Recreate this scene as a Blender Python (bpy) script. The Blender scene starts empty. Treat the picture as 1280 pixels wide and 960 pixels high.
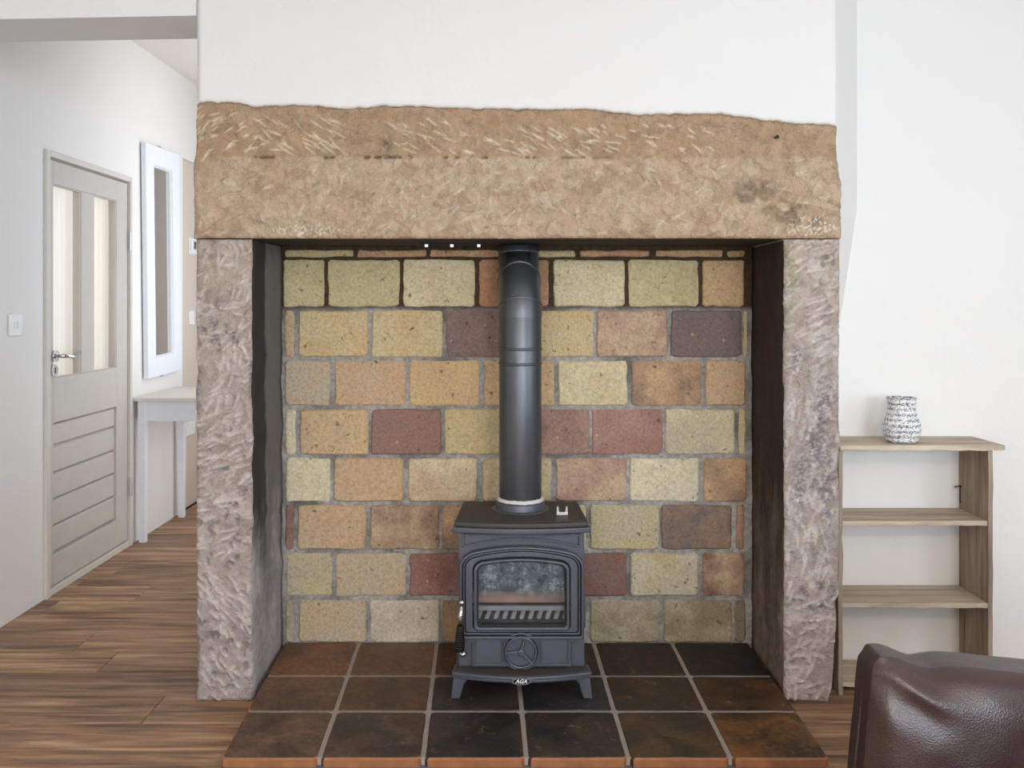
import bpy, bmesh, math, random
import numpy as np
from mathutils import Vector, Matrix

# ------------------------------------------------------------------ camera, world, light, exposure
scene = bpy.context.scene
C = scene.collection
H = 1.25            # eye height
F = 1100.0          # focal length in pixels of a 1280 px wide frame
cam_d = bpy.data.cameras.new('camera'); cam = bpy.data.objects.new('camera', cam_d); C.objects.link(cam)
cam.location = (0, 0, H); cam.rotation_euler = (math.pi/2, 0, 0)
cam_d.sensor_width = 36; cam_d.lens = F/1280*36
cam_d.shift_x = 3/1280; cam_d.shift_y = -100/1280
cam_d.clip_start = 0.05
scene.camera = cam
scene.view_settings.view_transform = 'Standard'; scene.view_settings.look = 'None'
scene.view_settings.gamma = 1; scene.view_settings.use_curve_mapping = False
scene.view_settings.exposure = 0.1

w = bpy.data.worlds.new('sky'); scene.world = w; w.use_nodes = True
bg = w.node_tree.nodes['Background']; bg.inputs[0].default_value = (0.62, 0.78, 1.0, 1); bg.inputs[1].default_value = 1.0

def area(name, loc, direction, sx, sy, power, col):
    d = bpy.data.lights.new(name, 'AREA'); d.shape = 'RECTANGLE'; d.size = sx; d.size_y = sy
    d.energy = power; d.color = col
    o = bpy.data.objects.new(name, d); C.objects.link(o); o.location = loc
    o.rotation_euler = Vector(direction).to_track_quat('-Z', 'Z').to_euler()
    return o
# daylight entering by the windows (rear wall, right wall), plus three added fill lights
area('daylight_rear', (1.75, -3.16, 1.5), (0, 1, 0), 1.7, 1.25, 114, (0.72, 0.86, 1.0))
area('fill_rear_left', (-0.9, -3.16, 1.5), (0, 1, 0), 1.0, 1.25, 55, (0.84, 0.92, 1.0))  # added fill to brighten the left wall
area('daylight_right', (2.96, 0.35, 1.5), (-1, 0, 0), 1.5, 1.25, 30, (0.68, 0.83, 1.0))
area('fill_passage', (-1.0, 4.85, 1.5), (-1, 0, 0), 2.6, 1.2, 18, (0.92, 0.95, 1.0))  # added fill from the side, brightens the door and passage
area('fill_behind_door', (-2.82, 4.14, 1.5), (1, 0, 0), 1.2, 1.2, 8, (1.0, 0.98, 0.95))  # added behind the door to light the curtain in its panes

# ------------------------------------------------------------------ helpers
def lin(c):
    c = c/255.0
    return c/12.92 if c <= 0.04045 else ((c+0.055)/1.055)**2.4
def S(r, g, b): return (lin(r), lin(g), lin(b), 1.0)

def link(o, parent=None):
    C.objects.link(o)
    if parent is not None: o.parent = parent
    return o
def tag(o, label=None, cat=None, group=None, kind=None):
    if label: o['label'] = label
    if cat: o['category'] = cat
    if group: o['group'] = group
    if kind: o['kind'] = kind
    return o
def empty(name, loc=(0, 0, 0), rz=0):
    o = bpy.data.objects.new(name, None); o.location = loc; o.rotation_euler = (0, 0, rz); o.empty_display_size = .05
    return link(o)
def mesh_obj(name, me, mat, parent=None, loc=None, smooth=False, bevel=0, seg=2, angle=35):
    o = bpy.data.objects.new(name, me)
    mats = mat if isinstance(mat, (list, tuple)) else [mat]
    if len(me.materials) == 0:
        for m in mats: me.materials.append(m)
    if smooth:
        me.polygons.foreach_set('use_smooth', [True]*len(me.polygons))
    link(o, parent)
    if loc: o.location = loc
    if bevel:
        b = o.modifiers.new('bevel', 'BEVEL'); b.width = bevel; b.segments = seg; b.limit_method = 'ANGLE'; b.angle_limit = math.radians(angle)
    return o

class MB:
    """collects vertices and faces for ONE mesh object"""
    def __init__(s): s.v = []; s.f = []; s.mi = []
    def add(s, vs, fs, mi=0):
        n = len(s.v); s.v += [tuple(v) for v in vs]
        s.f += [tuple(i+n for i in f) for f in fs]; s.mi += [mi]*len(fs); return s
    def box(s, x0, x1, y0, y1, z0, z1, mi=0):
        v = [(x, y, z) for z in (z0, z1) for y in (y0, y1) for x in (x0, x1)]
        return s.add(v, [(0, 2, 3, 1), (4, 5, 7, 6), (0, 1, 5, 4), (2, 6, 7, 3), (0, 4, 6, 2), (1, 3, 7, 5)], mi)
    def prism(s, pts, fn, a, b, mi=0):
        """closed outline pts (2D) extruded from a to b; fn(p, t) -> 3D"""
        n = len(pts)
        v = [fn(p, a) for p in pts] + [fn(p, b) for p in pts]
        f = [tuple(range(n)), tuple(range(2*n-1, n-1, -1))]
        f += [(i, i+n, (i+1) % n+n, (i+1) % n) for i in range(n)]
        return s.add(v, f, mi)
    def ring(s, outer, inner, fn, a, b, mi=0):
        n = len(outer)
        v = [fn(p, a) for p in outer]+[fn(p, a) for p in inner]+[fn(p, b) for p in outer]+[fn(p, b) for p in inner]
        f = []
        for i in range(n):
            j = (i+1) % n
            f += [(i, j, n+j, n+i), (2*n+i, 3*n+i, 3*n+j, 2*n+j), (i, 2*n+i, 2*n+j, j), (n+i, n+j, 3*n+j, 3*n+i)]
        return s.add(v, f, mi)
    def lathe(s, prof, cx=0, cy=0, n=32, mi=0, cap=True, a0=0.0):
        k = len(prof); v = []
        for r, z in prof:
            for i in range(n):
                a = a0+2*math.pi*i/n; v.append((cx+r*math.cos(a), cy+r*math.sin(a), z))
        f = []
        for j in range(k-1):
            for i in range(n):
                q = (i+1) % n; f.append((j*n+i, j*n+q, (j+1)*n+q, (j+1)*n+i))
        if cap: f += [tuple(range(n-1, -1, -1)), tuple(range((k-1)*n, k*n))]
        return s.add(v, f, mi)
    def tube(s, path, rad, n=12, mi=0):
        path = [Vector(p) for p in path]; k = len(path)
        rad = rad if isinstance(rad, (list, tuple)) else [rad]*k
        v = []; ref = None
        for i, p in enumerate(path):
            t = (path[min(i+1, k-1)]-path[max(i-1, 0)]).normalized()
            if ref is None:
                ref = Vector((1, 0, 0)) if abs(t.x) < .8 else Vector((0, 1, 0))
            e1 = (ref-t*ref.dot(t)).normalized(); e2 = t.cross(e1); ref = e1
            for q in range(n):
                a = 2*math.pi*q/n; v.append(p+rad[i]*(math.cos(a)*e1+math.sin(a)*e2))
        f = []
        for j in range(k-1):
            for i in range(n):
                q = (i+1) % n; f.append((j*n+i, j*n+q, (j+1)*n+q, (j+1)*n+i))
        f += [tuple(range(n-1, -1, -1)), tuple(range((k-1)*n, k*n))]
        return s.add(v, f, mi)
    def mesh(s, name):
        me = bpy.data.meshes.new(name); me.from_pydata(s.v, [], s.f)
        me.polygons.foreach_set('material_index', s.mi)
        bm = bmesh.new(); bm.from_mesh(me); bmesh.ops.recalc_face_normals(bm, faces=bm.faces); bm.to_mesh(me); bm.free()
        me.update(); return me
    def build(s, name, mat, parent=None, **k):
        return mesh_obj(name, s.mesh(name), mat, parent, **k)

XZ = lambda p, t: (p[0], t, p[1])
XY = lambda p, t: (p[0], p[1], t)
YZ = lambda p, t: (t, p[0], p[1])

def rrect(x0, x1, z0, z1, rt, rb=None, rise=0.0, n=6, m=8):
    """rounded rectangle, top edge arched by rise; the same point count for every call"""
    rb = rt if rb is None else rb
    pts = []
    def arc(cx, cz, r, a0):
        for i in range(n+1):
            a = a0+math.pi/2*i/n; pts.append((cx+r*math.cos(a), cz+r*math.sin(a)))
    arc(x0+rb, z0+rb, rb, math.pi); arc(x1-rb, z0+rb, rb, -math.pi/2); arc(x1-rt, z1-rt, rt, 0)
    for i in range(1, m): pts.append((x1-rt+(x0+rt-(x1-rt))*i/m, z1))
    arc(x0+rt, z1-rt, rt, math.pi/2)
    xc = (x0+x1)/2; hw = (x1-x0)/2; zm = (z0+z1)/2
    return [(x, z-rise*((x-xc)/hw)**2*max(0, (z-zm)/(z1-zm))) for x, z in pts]

# numpy value noise ------------------------------------------------
def vnoise(x, y, seed=0):
    rs = np.random.RandomState(seed); T = rs.rand(256, 256)
    xi = np.floor(x).astype(int); yi = np.floor(y).astype(int); fx = x-xi; fy = y-yi
    fx = fx*fx*(3-2*fx); fy = fy*fy*(3-2*fy)
    g = lambda a, b: T[a % 256, b % 256]
    return (g(xi, yi)*(1-fx)+g(xi+1, yi)*fx)*(1-fy)+(g(xi, yi+1)*(1-fx)+g(xi+1, yi+1)*fx)*fy
def fbm(x, y, seed=0, oct=4):
    r = 0; a = .5
    for i in range(oct):
        r = r+a*vnoise(x*2**i, y*2**i, seed+i); a *= .5
    return r/(1-.5**oct)
def smooth(a, b, x):
    t = np.clip((x-a)/(b-a), 0, 1); return t*t*(3-2*t)

# ------------------------------------------------------------------ materials
class NT:
    def __init__(s, name):
        s.m = bpy.data.materials.new(name); s.m.use_nodes = True; s.t = s.m.node_tree; s.n = s.t.nodes
        s.p = s.n['Principled BSDF']; s.out = s.n['Material Output']
    def new(s, t, **k):
        n = s.n.new(t)
        for a, b in k.items(): setattr(n, a, b)
        return n
    def put(s, sock, val):
        if isinstance(val, bpy.types.NodeSocket): s.t.links.new(val, sock)
        elif val is not None: sock.default_value = val
    def coord(s, kind='Object', scale=(1, 1, 1), offset=None):
        tc = s.new('ShaderNodeTexCoord'); mp = s.new('ShaderNodeMapping'); mp.inputs['Scale'].default_value = scale
        s.t.links.new(tc.outputs[kind], mp.inputs[0])
        if offset is not None: s.put(mp.inputs['Location'], offset)
        return mp.outputs[0]
    def noise(s, vec, scale=5, detail=4, rough=.55, dist=0):
        n = s.new('ShaderNodeTexNoise'); s.put(n.inputs['Vector'], vec); n.inputs['Scale'].default_value = scale
        n.inputs['Detail'].default_value = detail; n.inputs['Roughness'].default_value = rough; n.inputs['Distortion'].default_value = dist
        return n.outputs['Fac']
    def vor(s, vec, scale=5, feature='F1', out='Distance'):
        n = s.new('ShaderNodeTexVoronoi', feature=feature); s.put(n.inputs['Vector'], vec); n.inputs['Scale'].default_value = scale
        return n.outputs[out]
    def ramp(s, fac, stops):
        r = s.new('ShaderNodeValToRGB'); s.put(r.inputs[0], fac); e = r.color_ramp.elements
        while len(e) < len(stops): e.new(.5)
        for i, (p, c) in enumerate(stops):
            e[i].position = p; e[i].color = c if not isinstance(c, (int, float)) else (c, c, c, 1)
        return r.outputs[0]
    def mix(s, fac, a, b, blend='MIX'):
        n = s.new('ShaderNodeMix', data_type='RGBA', blend_type=blend)
        s.put(n.inputs[0], fac); s.put(n.inputs[6], a); s.put(n.inputs[7], b); return n.outputs[2]
    def math(s, op, a, b=None):
        n = s.new('ShaderNodeMath', operation=op); s.put(n.inputs[0], a); s.put(n.inputs[1], b); return n.outputs[0]
    def bump(s, h, strength=.3, dist=.01, normal=None):
        n = s.new('ShaderNodeBump'); s.put(n.inputs['Height'], h); n.inputs['Strength'].default_value = strength; n.inputs['Distance'].default_value = dist
        if normal is not None: s.put(n.inputs['Normal'], normal)
        return n.outputs[0]
    def set(s, color=None, rough=None, metal=None, normal=None, spec=None, **k):
        P = s.p.inputs
        s.put(P['Base Color'], color); s.put(P['Roughness'], rough); s.put(P['Metallic'], metal); s.put(P['Specular IOR Level'], spec)
        if normal is not None: s.put(P['Normal'], normal)
        for a, b in k.items(): s.put(P[a.replace('_', ' ')], b)
        return s.m

def plaster(name, c, rough=.6, bump=.25, spec=.3):
    t = NT(name); v = t.coord('Object')
    n1 = t.noise(v, 2.2, 3); n2 = t.noise(v, 45, 4)
    col = t.mix(n1, tuple(x*.965 for x in c[:3])+(1,), c)
    hgt = t.math('ADD', t.math('MULTIPLY', n1, 1.6), t.math('MULTIPLY', n2, .12))
    return t.set(col, rough, normal=t.bump(hgt, bump, .03), spec=spec)
def simple(name, c, rough=.5, metal=0.0, spec=.5, nscale=30, var=.06, bump=.05):
    t = NT(name); v = t.coord('Object'); n = t.noise(v, nscale, 3)
    col = t.mix(n, tuple(x*(1-var) for x in c[:3])+(1,), tuple(min(1, x*(1+var)) for x in c[:3])+(1,))
    return t.set(col, rough, metal, t.bump(n, bump, .002) if bump else None, spec)

M = {}
M['wall'] = plaster('white_plaster', S(233, 229, 224), .5)
M['wall_warm'] = plaster('beige_paint', S(214, 199, 184), .6, .12)
M['ceiling'] = plaster('ceiling_paint', S(236, 231, 224), .7)
M['soffit'] = simple('painted_soffit', S(234, 231, 230), .5, nscale=6, bump=.2)
M['gloss_white'] = simple('white_gloss_paint', S(232, 234, 240), .35, bump=0)
M['white_plastic'] = simple('white_plastic', S(236, 235, 232), .35, bump=0)
M['door_paint'] = simple('taupe_door_paint', S(194, 187, 178), .42, nscale=18)
M['frame_paint'] = simple('door_frame_paint', S(208, 202, 193), .45, nscale=18)
M['chrome'] = simple('chrome', S(215, 215, 218), .15, 1.0, bump=0)
M['steel'] = simple('dull_steel', S(205, 205, 205), .35, .9, bump=0)
M['screen'] = simple('grey_screen', S(80, 84, 84), .3, bump=0)
M['black'] = simple('black_plastic', S(16, 16, 18), .25, bump=0)
M['dark_gap'] = simple('dark_gap', S(38, 34, 32), .9, bump=0)
def mk_curtain():
    t = NT('cream_net_curtain'); n = t.noise(t.coord('Object', (1, 60, 1)), 3, 3)
    col = t.mix(n, S(238, 231, 218), S(250, 245, 236)); t.set(col, .9)
    tr = t.new('ShaderNodeBsdfTranslucent'); t.put(tr.inputs[0], col); mx = t.new('ShaderNodeMixShader'); mx.inputs[0].default_value = .5
    t.t.links.new(t.p.outputs[0], mx.inputs[1]); t.t.links.new(tr.outputs[0], mx.inputs[2]); t.t.links.new(mx.outputs[0], t.out.inputs[0]); return t.m
M['curtain'] = mk_curtain()
M['iron_dark'] = simple('firebox_iron', S(46, 42, 42), .8, .2, nscale=25, var=.3)
M['ash_brick'] = simple('firebox_brick', S(112, 92, 84), .9, nscale=25, var=.25, bump=.3)
M['guard'] = simple('firebox_clay', S(196, 150, 134), .9, nscale=25, var=.25, bump=.3)
M['bar'] = simple('ash_grey_iron', S(150, 145, 146), .8, nscale=25, var=.25, bump=.3)
M['cement'] = simple('fire_cement', S(212, 208, 200), .9, nscale=60, bump=.4)

def mk_mirror():
    t = NT('mirror_glass'); return t.set(S(225, 222, 215), .03, 1.0)
M['mirror'] = mk_mirror()

def mk_glass(name, soot):
    t = NT(name); v = t.coord('Object')
    tr = t.new('ShaderNodeBsdfTransparent'); gl = t.new('ShaderNodeBsdfGlossy'); gl.inputs['Roughness'].default_value = .05
    fr = t.new('ShaderNodeFresnel'); fr.inputs[0].default_value = 1.5
    geo = t.new('ShaderNodeNewGeometry'); fac = t.math('MULTIPLY', fr.outputs[0], t.math('SUBTRACT', 1.0, geo.outputs['Backfacing']))
    m1 = t.new('ShaderNodeMixShader'); t.put(m1.inputs[0], fac); t.t.links.new(tr.outputs[0], m1.inputs[1]); t.t.links.new(gl.outputs[0], m1.inputs[2])
    if not soot:
        t.t.links.new(m1.outputs[0], t.out.inputs[0]); return t.m
    # grey bloom of ash on the inside of the glass, thick above, thin at the bottom
    df = t.new('ShaderNodeBsdfDiffuse')
    n = t.noise(v, 26, 5, .65); n2 = t.noise(v, 120, 3, .7); big = t.noise(v, 9, 3)
    col = t.ramp(t.math('ADD', t.math('MULTIPLY', n, .6), t.math('MULTIPLY', n2, .4)), [(.34, S(58, 62, 66)), (.52, S(104, 112, 116)), (.66, S(176, 186, 188))])
    t.put(df.inputs[0], col)
    sx = t.new('ShaderNodeSeparateXYZ'); t.put(sx.inputs[0], t.coord('Object'))
    up = t.new('ShaderNodeMapRange'); t.put(up.inputs[0], t.math('ADD', sx.outputs[2], t.math('MULTIPLY', big, .04))); up.inputs[1].default_value = .318; up.inputs[2].default_value = .362; up.inputs[3].default_value = .10; up.inputs[4].default_value = .74
    m2 = t.new('ShaderNodeMixShader'); t.put(m2.inputs[0], up.outputs[0]); t.t.links.new(m1.outputs[0], m2.inputs[1]); t.t.links.new(df.outputs[0], m2.inputs[2])
    t.t.links.new(m2.outputs[0], t.out.inputs[0]); return t.m
M['glass'] = mk_glass('clear_glass', False); M['stove_glass'] = mk_glass('ash_bloomed_glass', True)

def mk_stone(name):
    t = NT(name); v = t.coord('Object')
    a = t.new('ShaderNodeVertexColor'); a.layer_name = 'Col'
    n = t.noise(v, 70, 5, .65); n2 = t.noise(v, 260, 2)
    f = t.ramp(n, [(.25, .84), (.75, 1.12)])
    col = t.mix(1.0, a.outputs[0], f, 'MULTIPLY')
    dv = t.new('ShaderNodeVectorMath', operation='MULTIPLY_ADD'); nz = t.new('ShaderNodeTexNoise'); t.put(nz.inputs['Vector'], v); nz.inputs['Scale'].default_value = 18
    t.t.links.new(nz.outputs['Color'], dv.inputs[0]); dv.inputs[1].default_value = (.05, .05, .05); t.put(dv.inputs[2], v)
    cell = t.vor(dv.outputs[0], 32, 'F1', 'Color'); cd = t.vor(dv.outputs[0], 32, 'F1', 'Distance')
    tone = t.new('ShaderNodeSeparateColor'); t.put(tone.inputs[0], cell)
    col = t.mix(1.0, col, t.ramp(tone.outputs[0], [(0, .94), (1, 1.06)]), 'MULTIPLY')
    rid = t.math('ABSOLUTE', t.math('SUBTRACT', t.noise(dv.outputs[0], 17, 4, .6, .5), .5))
    rdg = t.ramp(rid, [(.0, 1.0), (.022, 0.0)])
    col = t.mix(t.math('MULTIPLY', rdg, .12), col, S(232, 216, 192))
    h = t.math('ADD', t.math('ADD', n, t.math('MULTIPLY', n2, .4)), t.math('ADD', t.math('MULTIPLY', cd, 1.2), t.math('MULTIPLY', rdg, .35)))
    return t.set(col, .85, normal=t.bump(h, .8, .008), spec=.25)
M['stone'] = mk_stone('tooled_sandstone')

def mk_soot(name, lo, hi, lo2, band=False):
    t = NT(name); v = t.coord('Object', (3, 3, 1)); n = t.noise(v, 4, 5, .65); n2 = t.noise(t.coord('Object'), 40, 4)
    sx = t.new('ShaderNodeSeparateXYZ'); t.put(sx.inputs[0], t.coord('Object'))
    g = t.new('ShaderNodeMapRange'); t.put(g.inputs[0], t.math('ADD', sx.outputs[2], t.math('MULTIPLY', n, .7))); g.inputs[1].default_value = .55; g.inputs[2].default_value = 1.05
    base = t.ramp(n2, [(.3, lo), (.75, hi)])
    base = t.mix(t.ramp(n, [(.35, 0.0), (.7, 1.0)]), base, t.mix(.5, base, lo2))
    col = t.mix(t.math('MULTIPLY', g.outputs[0], .88), base, lo2)
    if band:      # soot streak down the outer half of the cheek
        a = t.new('ShaderNodeMapRange'); t.put(a.inputs[0], t.math('ADD', sx.outputs[1], t.math('MULTIPLY', n2, .03))); a.inputs[1].default_value = 2.925; a.inputs[2].default_value = 2.95; a.inputs[3].default_value = 1.0; a.inputs[4].default_value = 0.0
        b = t.new('ShaderNodeMapRange'); t.put(b.inputs[0], t.math('ADD', sx.outputs[2], t.math('MULTIPLY', n, .3))); b.inputs[1].default_value = .55; b.inputs[2].default_value = .75
        col = t.mix(t.math('MULTIPLY', t.math('MULTIPLY', a.outputs[0], b.outputs[0]), .85), col, S(46, 42, 38))
    return t.set(col, .85, normal=t.bump(n2, .4, .006), spec=.2)
M['soot_left'] = mk_soot('sooty_render_left', S(168, 164, 166), S(204, 200, 200), S(112, 108, 104), True)
M['soot_right'] = mk_soot('sooty_render_right', S(124, 108, 97), S(160, 141, 126), S(46, 40, 35))
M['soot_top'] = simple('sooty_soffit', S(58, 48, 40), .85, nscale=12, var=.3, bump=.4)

def mk_brick():
    t = NT('fireclay_brick'); oi = t.new('ShaderNodeObjectInfo')
    at = t.new('ShaderNodeAttribute', attribute_type='OBJECT', attribute_name='tint2')
    off = t.new('ShaderNodeVectorMath', operation='SCALE'); off.inputs[0].default_value = (37, 19, 53); t.put(off.inputs['Scale'], oi.outputs['Random'])
    v = t.coord('Object', offset=off.outputs[0])
    n = t.noise(v, 9, 4, .6, .3); nf = t.noise(v, 90, 4, .7); pit = t.vor(v, 75)
    col = t.mix(t.ramp(n, [(.38, 0.0), (.66, 1.0)]), oi.outputs['Color'], at.outputs['Color'])
    col = t.mix(1.0, col, t.ramp(nf, [(.22, .62), (.5, 1.0), (.8, 1.32)]), 'MULTIPLY')
    spk = t.ramp(t.noise(v, 55, 2), [(.70, 0.0), (.76, 1.0)])
    col = t.mix(t.math('MULTIPLY', spk, .45), col, S(232, 214, 180))
    dk = t.ramp(t.noise(v, 38, 3, .7), [(.30, 1.0), (.36, 0.0)])
    col = t.mix(t.math('MULTIPLY', dk, .7), col, S(70, 58, 44))
    h = t.math('ADD', nf, t.math('MULTIPLY', t.ramp(pit, [(.0, 0.0), (.2, 1.0)]), .5))
    return t.set(col, .85, normal=t.bump(h, .7, .006), spec=.2)
M['brick'] = mk_brick()

def mk_mortar():
    t = NT('fireback_mortar'); v = t.coord('Object'); n = t.noise(v, 60, 4, .7); b = t.noise(v, 6, 3)
    sx = t.new('ShaderNodeSeparateXYZ'); t.put(sx.inputs[0], v)
    up = t.ramp(t.math('ADD', sx.outputs[2], t.math('MULTIPLY', b, .03)), [(0, 0), (1, 1)])
    mr = t.new('ShaderNodeMapRange'); t.put(mr.inputs[0], sx.outputs[2]); mr.inputs[1].default_value = 1.225; mr.inputs[2].default_value = 1.245
    grey = t.ramp(n, [(.25, S(124, 119, 115)), (.7, S(188, 182, 175))])
    grey = t.mix(t.ramp(b, [(.45, 0.0), (.68, .7)]), grey, S(74, 68, 64))
    col = t.mix(mr.outputs[0], grey, t.ramp(n, [(.3, S(62, 50, 38)), (.8, S(92, 76, 56))]))   # the two top courses are laid in brown mortar
    return t.set(col, .95, normal=t.bump(n, .6, .006), spec=.1)
M['mortar'] = mk_mortar()

def mk_tile():
    t = NT('quarry_tile'); oi = t.new('ShaderNodeObjectInfo')
    at = t.new('ShaderNodeAttribute', attribute_type='OBJECT', attribute_name='tint2')
    off = t.new('ShaderNodeVectorMath', operation='SCALE'); off.inputs[0].default_value = (31, 47, 11); t.put(off.inputs['Scale'], oi.outputs['Random'])
    v = t.coord('Object', offset=off.outputs[0]); n = t.noise(v, 7, 5, .65, .4); nf = t.noise(v, 60, 4, .7)
    col = t.mix(t.ramp(n, [(.40, 0.0), (.70, 1.0)]), oi.outputs['Color'], at.outputs['Color'])
    chip = t.ramp(t.noise(v, 26, 4, .75), [(.60, 0.0), (.68, 1.0)])
    col = t.mix(t.math('MULTIPLY', chip, .6), col, S(140, 98, 62))
    col = t.mix(1.0, col, t.ramp(nf, [(.28, .62), (.75, 1.4)]), 'MULTIPLY')
    r = t.ramp(n, [(.3, .38), (.7, .6)])
    return t.set(col, r, normal=t.bump(t.math('ADD', n, t.math('MULTIPLY', nf, .4)), .3, .006), spec=.4)
M['tile'] = mk_tile()
M['tile_edge'] = simple('worn_terracotta_edge', S(150, 98, 62), .6, nscale=22, var=.45, bump=.4)
M['grout'] = simple('tile_grout', S(158, 148, 140), .9, nscale=50, var=.2, bump=.3)
M['bed'] = simple('hearth_mortar_bed', S(84, 88, 96), .9, nscale=40, var=.25, bump=.4)

def mk_wood(name, dark, mid, light, rand=True, axis='x', sc=1.0, rough=.5, knots=True):
    t = NT(name); s = {'x': (1.1, 16, 16), 'y': (16, 1.1, 16), 'z': (16, 16, 1.1)}[axis]; s = tuple(q*sc for q in s)
    off = None
    if rand:
        oi = t.new('ShaderNodeObjectInfo'); o = t.new('ShaderNodeVectorMath', operation='SCALE'); o.inputs[0].default_value = (57, 83, 29); t.put(o.inputs['Scale'], oi.outputs['Random']); off = o.outputs[0]
    v = t.coord('Object', s, off)
    n = t.noise(v, 1.6, 6, .62, .7); f = t.noise(v, 7, 4, .7)
    x = t.math('ADD', t.math('MULTIPLY', n, .75), t.math('MULTIPLY', f, .25))
    col = t.ramp(x, [(.33, dark), (.5, mid), (.66, light)])
    if knots:
        k = t.noise(t.coord('Object', tuple(q*.55 for q in s), off), 2.0, 2, .5)
        col = t.mix(t.ramp(k, [(.24, .85), (.33, 0.0)]), col, tuple(c*.45 for c in dark[:3])+(1,))
    if rand:
        col = t.mix(1.0, col, t.ramp(oi.outputs['Random'], [(0, .82), (1, 1.14)]), 'MULTIPLY')
    return t.set(col, rough, normal=t.bump(x, .15, .003), spec=.4)
M['floor'] = mk_wood('walnut_laminate', S(86, 62, 47), S(152, 117, 89), S(200, 165, 130))
M['subfloor'] = simple('subfloor', S(60, 45, 36), .8)
M['shelf_x'] = mk_wood('weathered_board', S(150, 133, 114), S(188, 171, 150), S(212, 197, 176), False, 'x', 1.3, .7)
M['shelf_z'] = mk_wood('weathered_upright', S(116, 102, 88), S(150, 134, 116), S(178, 162, 142), False, 'z', 1.3, .7)

def mk_iron():
    t = NT('cast_iron'); v = t.coord('Object'); n = t.noise(v, 160, 3, .6); b = t.noise(v, 8, 3)
    col = t.mix(b, S(75, 77, 85), S(93, 95, 104))
    return t.set(col, .42, .3, t.bump(n, .25, .0015), .5)
M['iron'] = mk_iron()
M['iron_top'] = simple('cast_iron_brown_top', S(72, 66, 63), .6, .2, nscale=14, var=.15)
def mk_pipe():
    t = NT('black_vitreous_pipe'); n = t.noise(t.coord('Object', (1, 1, .2)), 30, 3)
    return t.set(t.mix(n, S(88, 90, 95), S(104, 106, 110)), .40, .7, spec=.5)
M['pipe'] = mk_pipe()
def mk_leather():
    t = NT('brown_leather'); v = t.coord('Object'); g = t.vor(v, 330); b = t.noise(v, 5, 3); w_ = t.noise(v, 28, 3)
    col = t.mix(b, S(48, 33, 32), S(70, 49, 46))
    h = t.math('ADD', t.math('MULTIPLY', g, .35), t.math('MULTIPLY', w_, .35))
    return t.set(col, t.ramp(b, [(.3, .30), (.7, .42)]), normal=t.bump(h, .45, .003), spec=.75)
M['leather'] = mk_leather()
M['seam'] = simple('leather_piping', S(58, 44, 40), .45, bump=0)
M['foot_wood'] = simple('dark_wood_foot', S(50, 34, 26), .5)
def mk_vase():
    t = NT('speckled_white_ceramic'); v = t.coord('Object', (1, 1, 1.7))
    n = t.noise(v, 150, 3, .7, .6)
    sx = t.new('ShaderNodeSeparateXYZ'); t.put(sx.inputs[0], t.coord('Object'))
    band = t.math('SINE', t.math('MULTIPLY', sx.outputs[2], 2*math.pi/.0175))
    k = t.math('ADD', n, t.math('MULTIPLY', band, .045))
    col = t.ramp(k, [(.40, S(238, 237, 236)), (.50, S(222, 222, 222)), (.58, S(112, 112, 116)), (.70, S(58, 58, 62))])
    return t.set(col, .5, normal=t.bump(n, .3, .003))
M['vase'] = mk_vase()

# ------------------------------------------------------------------ the setting
D1 = 2.764         # face of the chimney breast
DB = 3.137         # face of the fireback bricks
DW = 3.0           # wall right of the chimney breast
XL = -1.966        # left wall
XR = 3.0; YR = -3.2; YE = 6.5; ZC = 2.62
def PX(x, d): return (x-637)*d/F
def PZ(y, d): return H-(y-380)*d/F

# floor: planks laid across the room
fl = MB().box(XL-.1, XR+.1, YR-.1, YE+.1, -.12, -.012).build('floor', M['subfloor']); tag(fl, kind='structure')
rng = random.Random(5)
PWID, PLEN = .182, 1.22
full = None
def plank_mesh(L):
    g = .0008; b = .0015; hw = PWID/2-g; hl = L/2-g
    m = MB(); lo = [(-hl, -hw, -.012), (hl, -hw, -.012), (hl, hw, -.012), (-hl, hw, -.012)]
    mid = [(x, y, -b) for x, y, _ in lo]; top = [(x-math.copysign(b, x), y-math.copysign(b, y), 0) for x, y, _ in lo]
    m.add(lo+mid+top, [(3, 2, 1, 0), (8, 9, 10, 11)]+[(i, (i+1) % 4, 4+(i+1) % 4, 4+i) for i in range(4)]+[(4+i, 4+(i+1) % 4, 8+(i+1) % 4, 8+i) for i in range(4)])
    return m.mesh('plank')
full = plank_mesh(PLEN); full.materials.append(M['floor'])
row = 0; y = YR
while y < YE:
    xe = XR if y < 3.0 else -.9
    x = XL-rng.random()*PLEN
    while x < xe:
        a, b = max(x, XL), min(x+PLEN, xe)
        if b-a > .006:
            me = full if b-a > PLEN-1e-6 else plank_mesh(b-a)
            mesh_obj('plank', me, M['floor'], fl, loc=((a+b)/2, y+PWID/2, 0))
        x += PLEN
    y += PWID; row += 1

tag(MB().box(XL-.1, XR+.1, YR-.1, YE+.1, ZC, ZC+.1).build('ceiling', M['ceiling']), kind='structure')

# left wall with door opening and the beige recess
dy0, dy1, dz1 = 3.716, 4.562, 1.905
ry0, rz1 = 5.29, 2.13
m = MB()
m.box(XL-.12, XL, YR-.1, dy0, 0, ZC); m.box(XL-.12, XL, dy0, dy1, dz1, ZC); m.box(XL-.12, XL, dy1, ry0, 0, ZC); m.box(XL-.12, XL, ry0, YE, rz1, ZC)
tag(m.build('wall_left', M['wall']), kind='structure')
tag(MB().box(XL-.12, XL-.02, ry0, YE, 0, rz1).build('wall_recess', M['wall_warm']), kind='structure')
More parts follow.
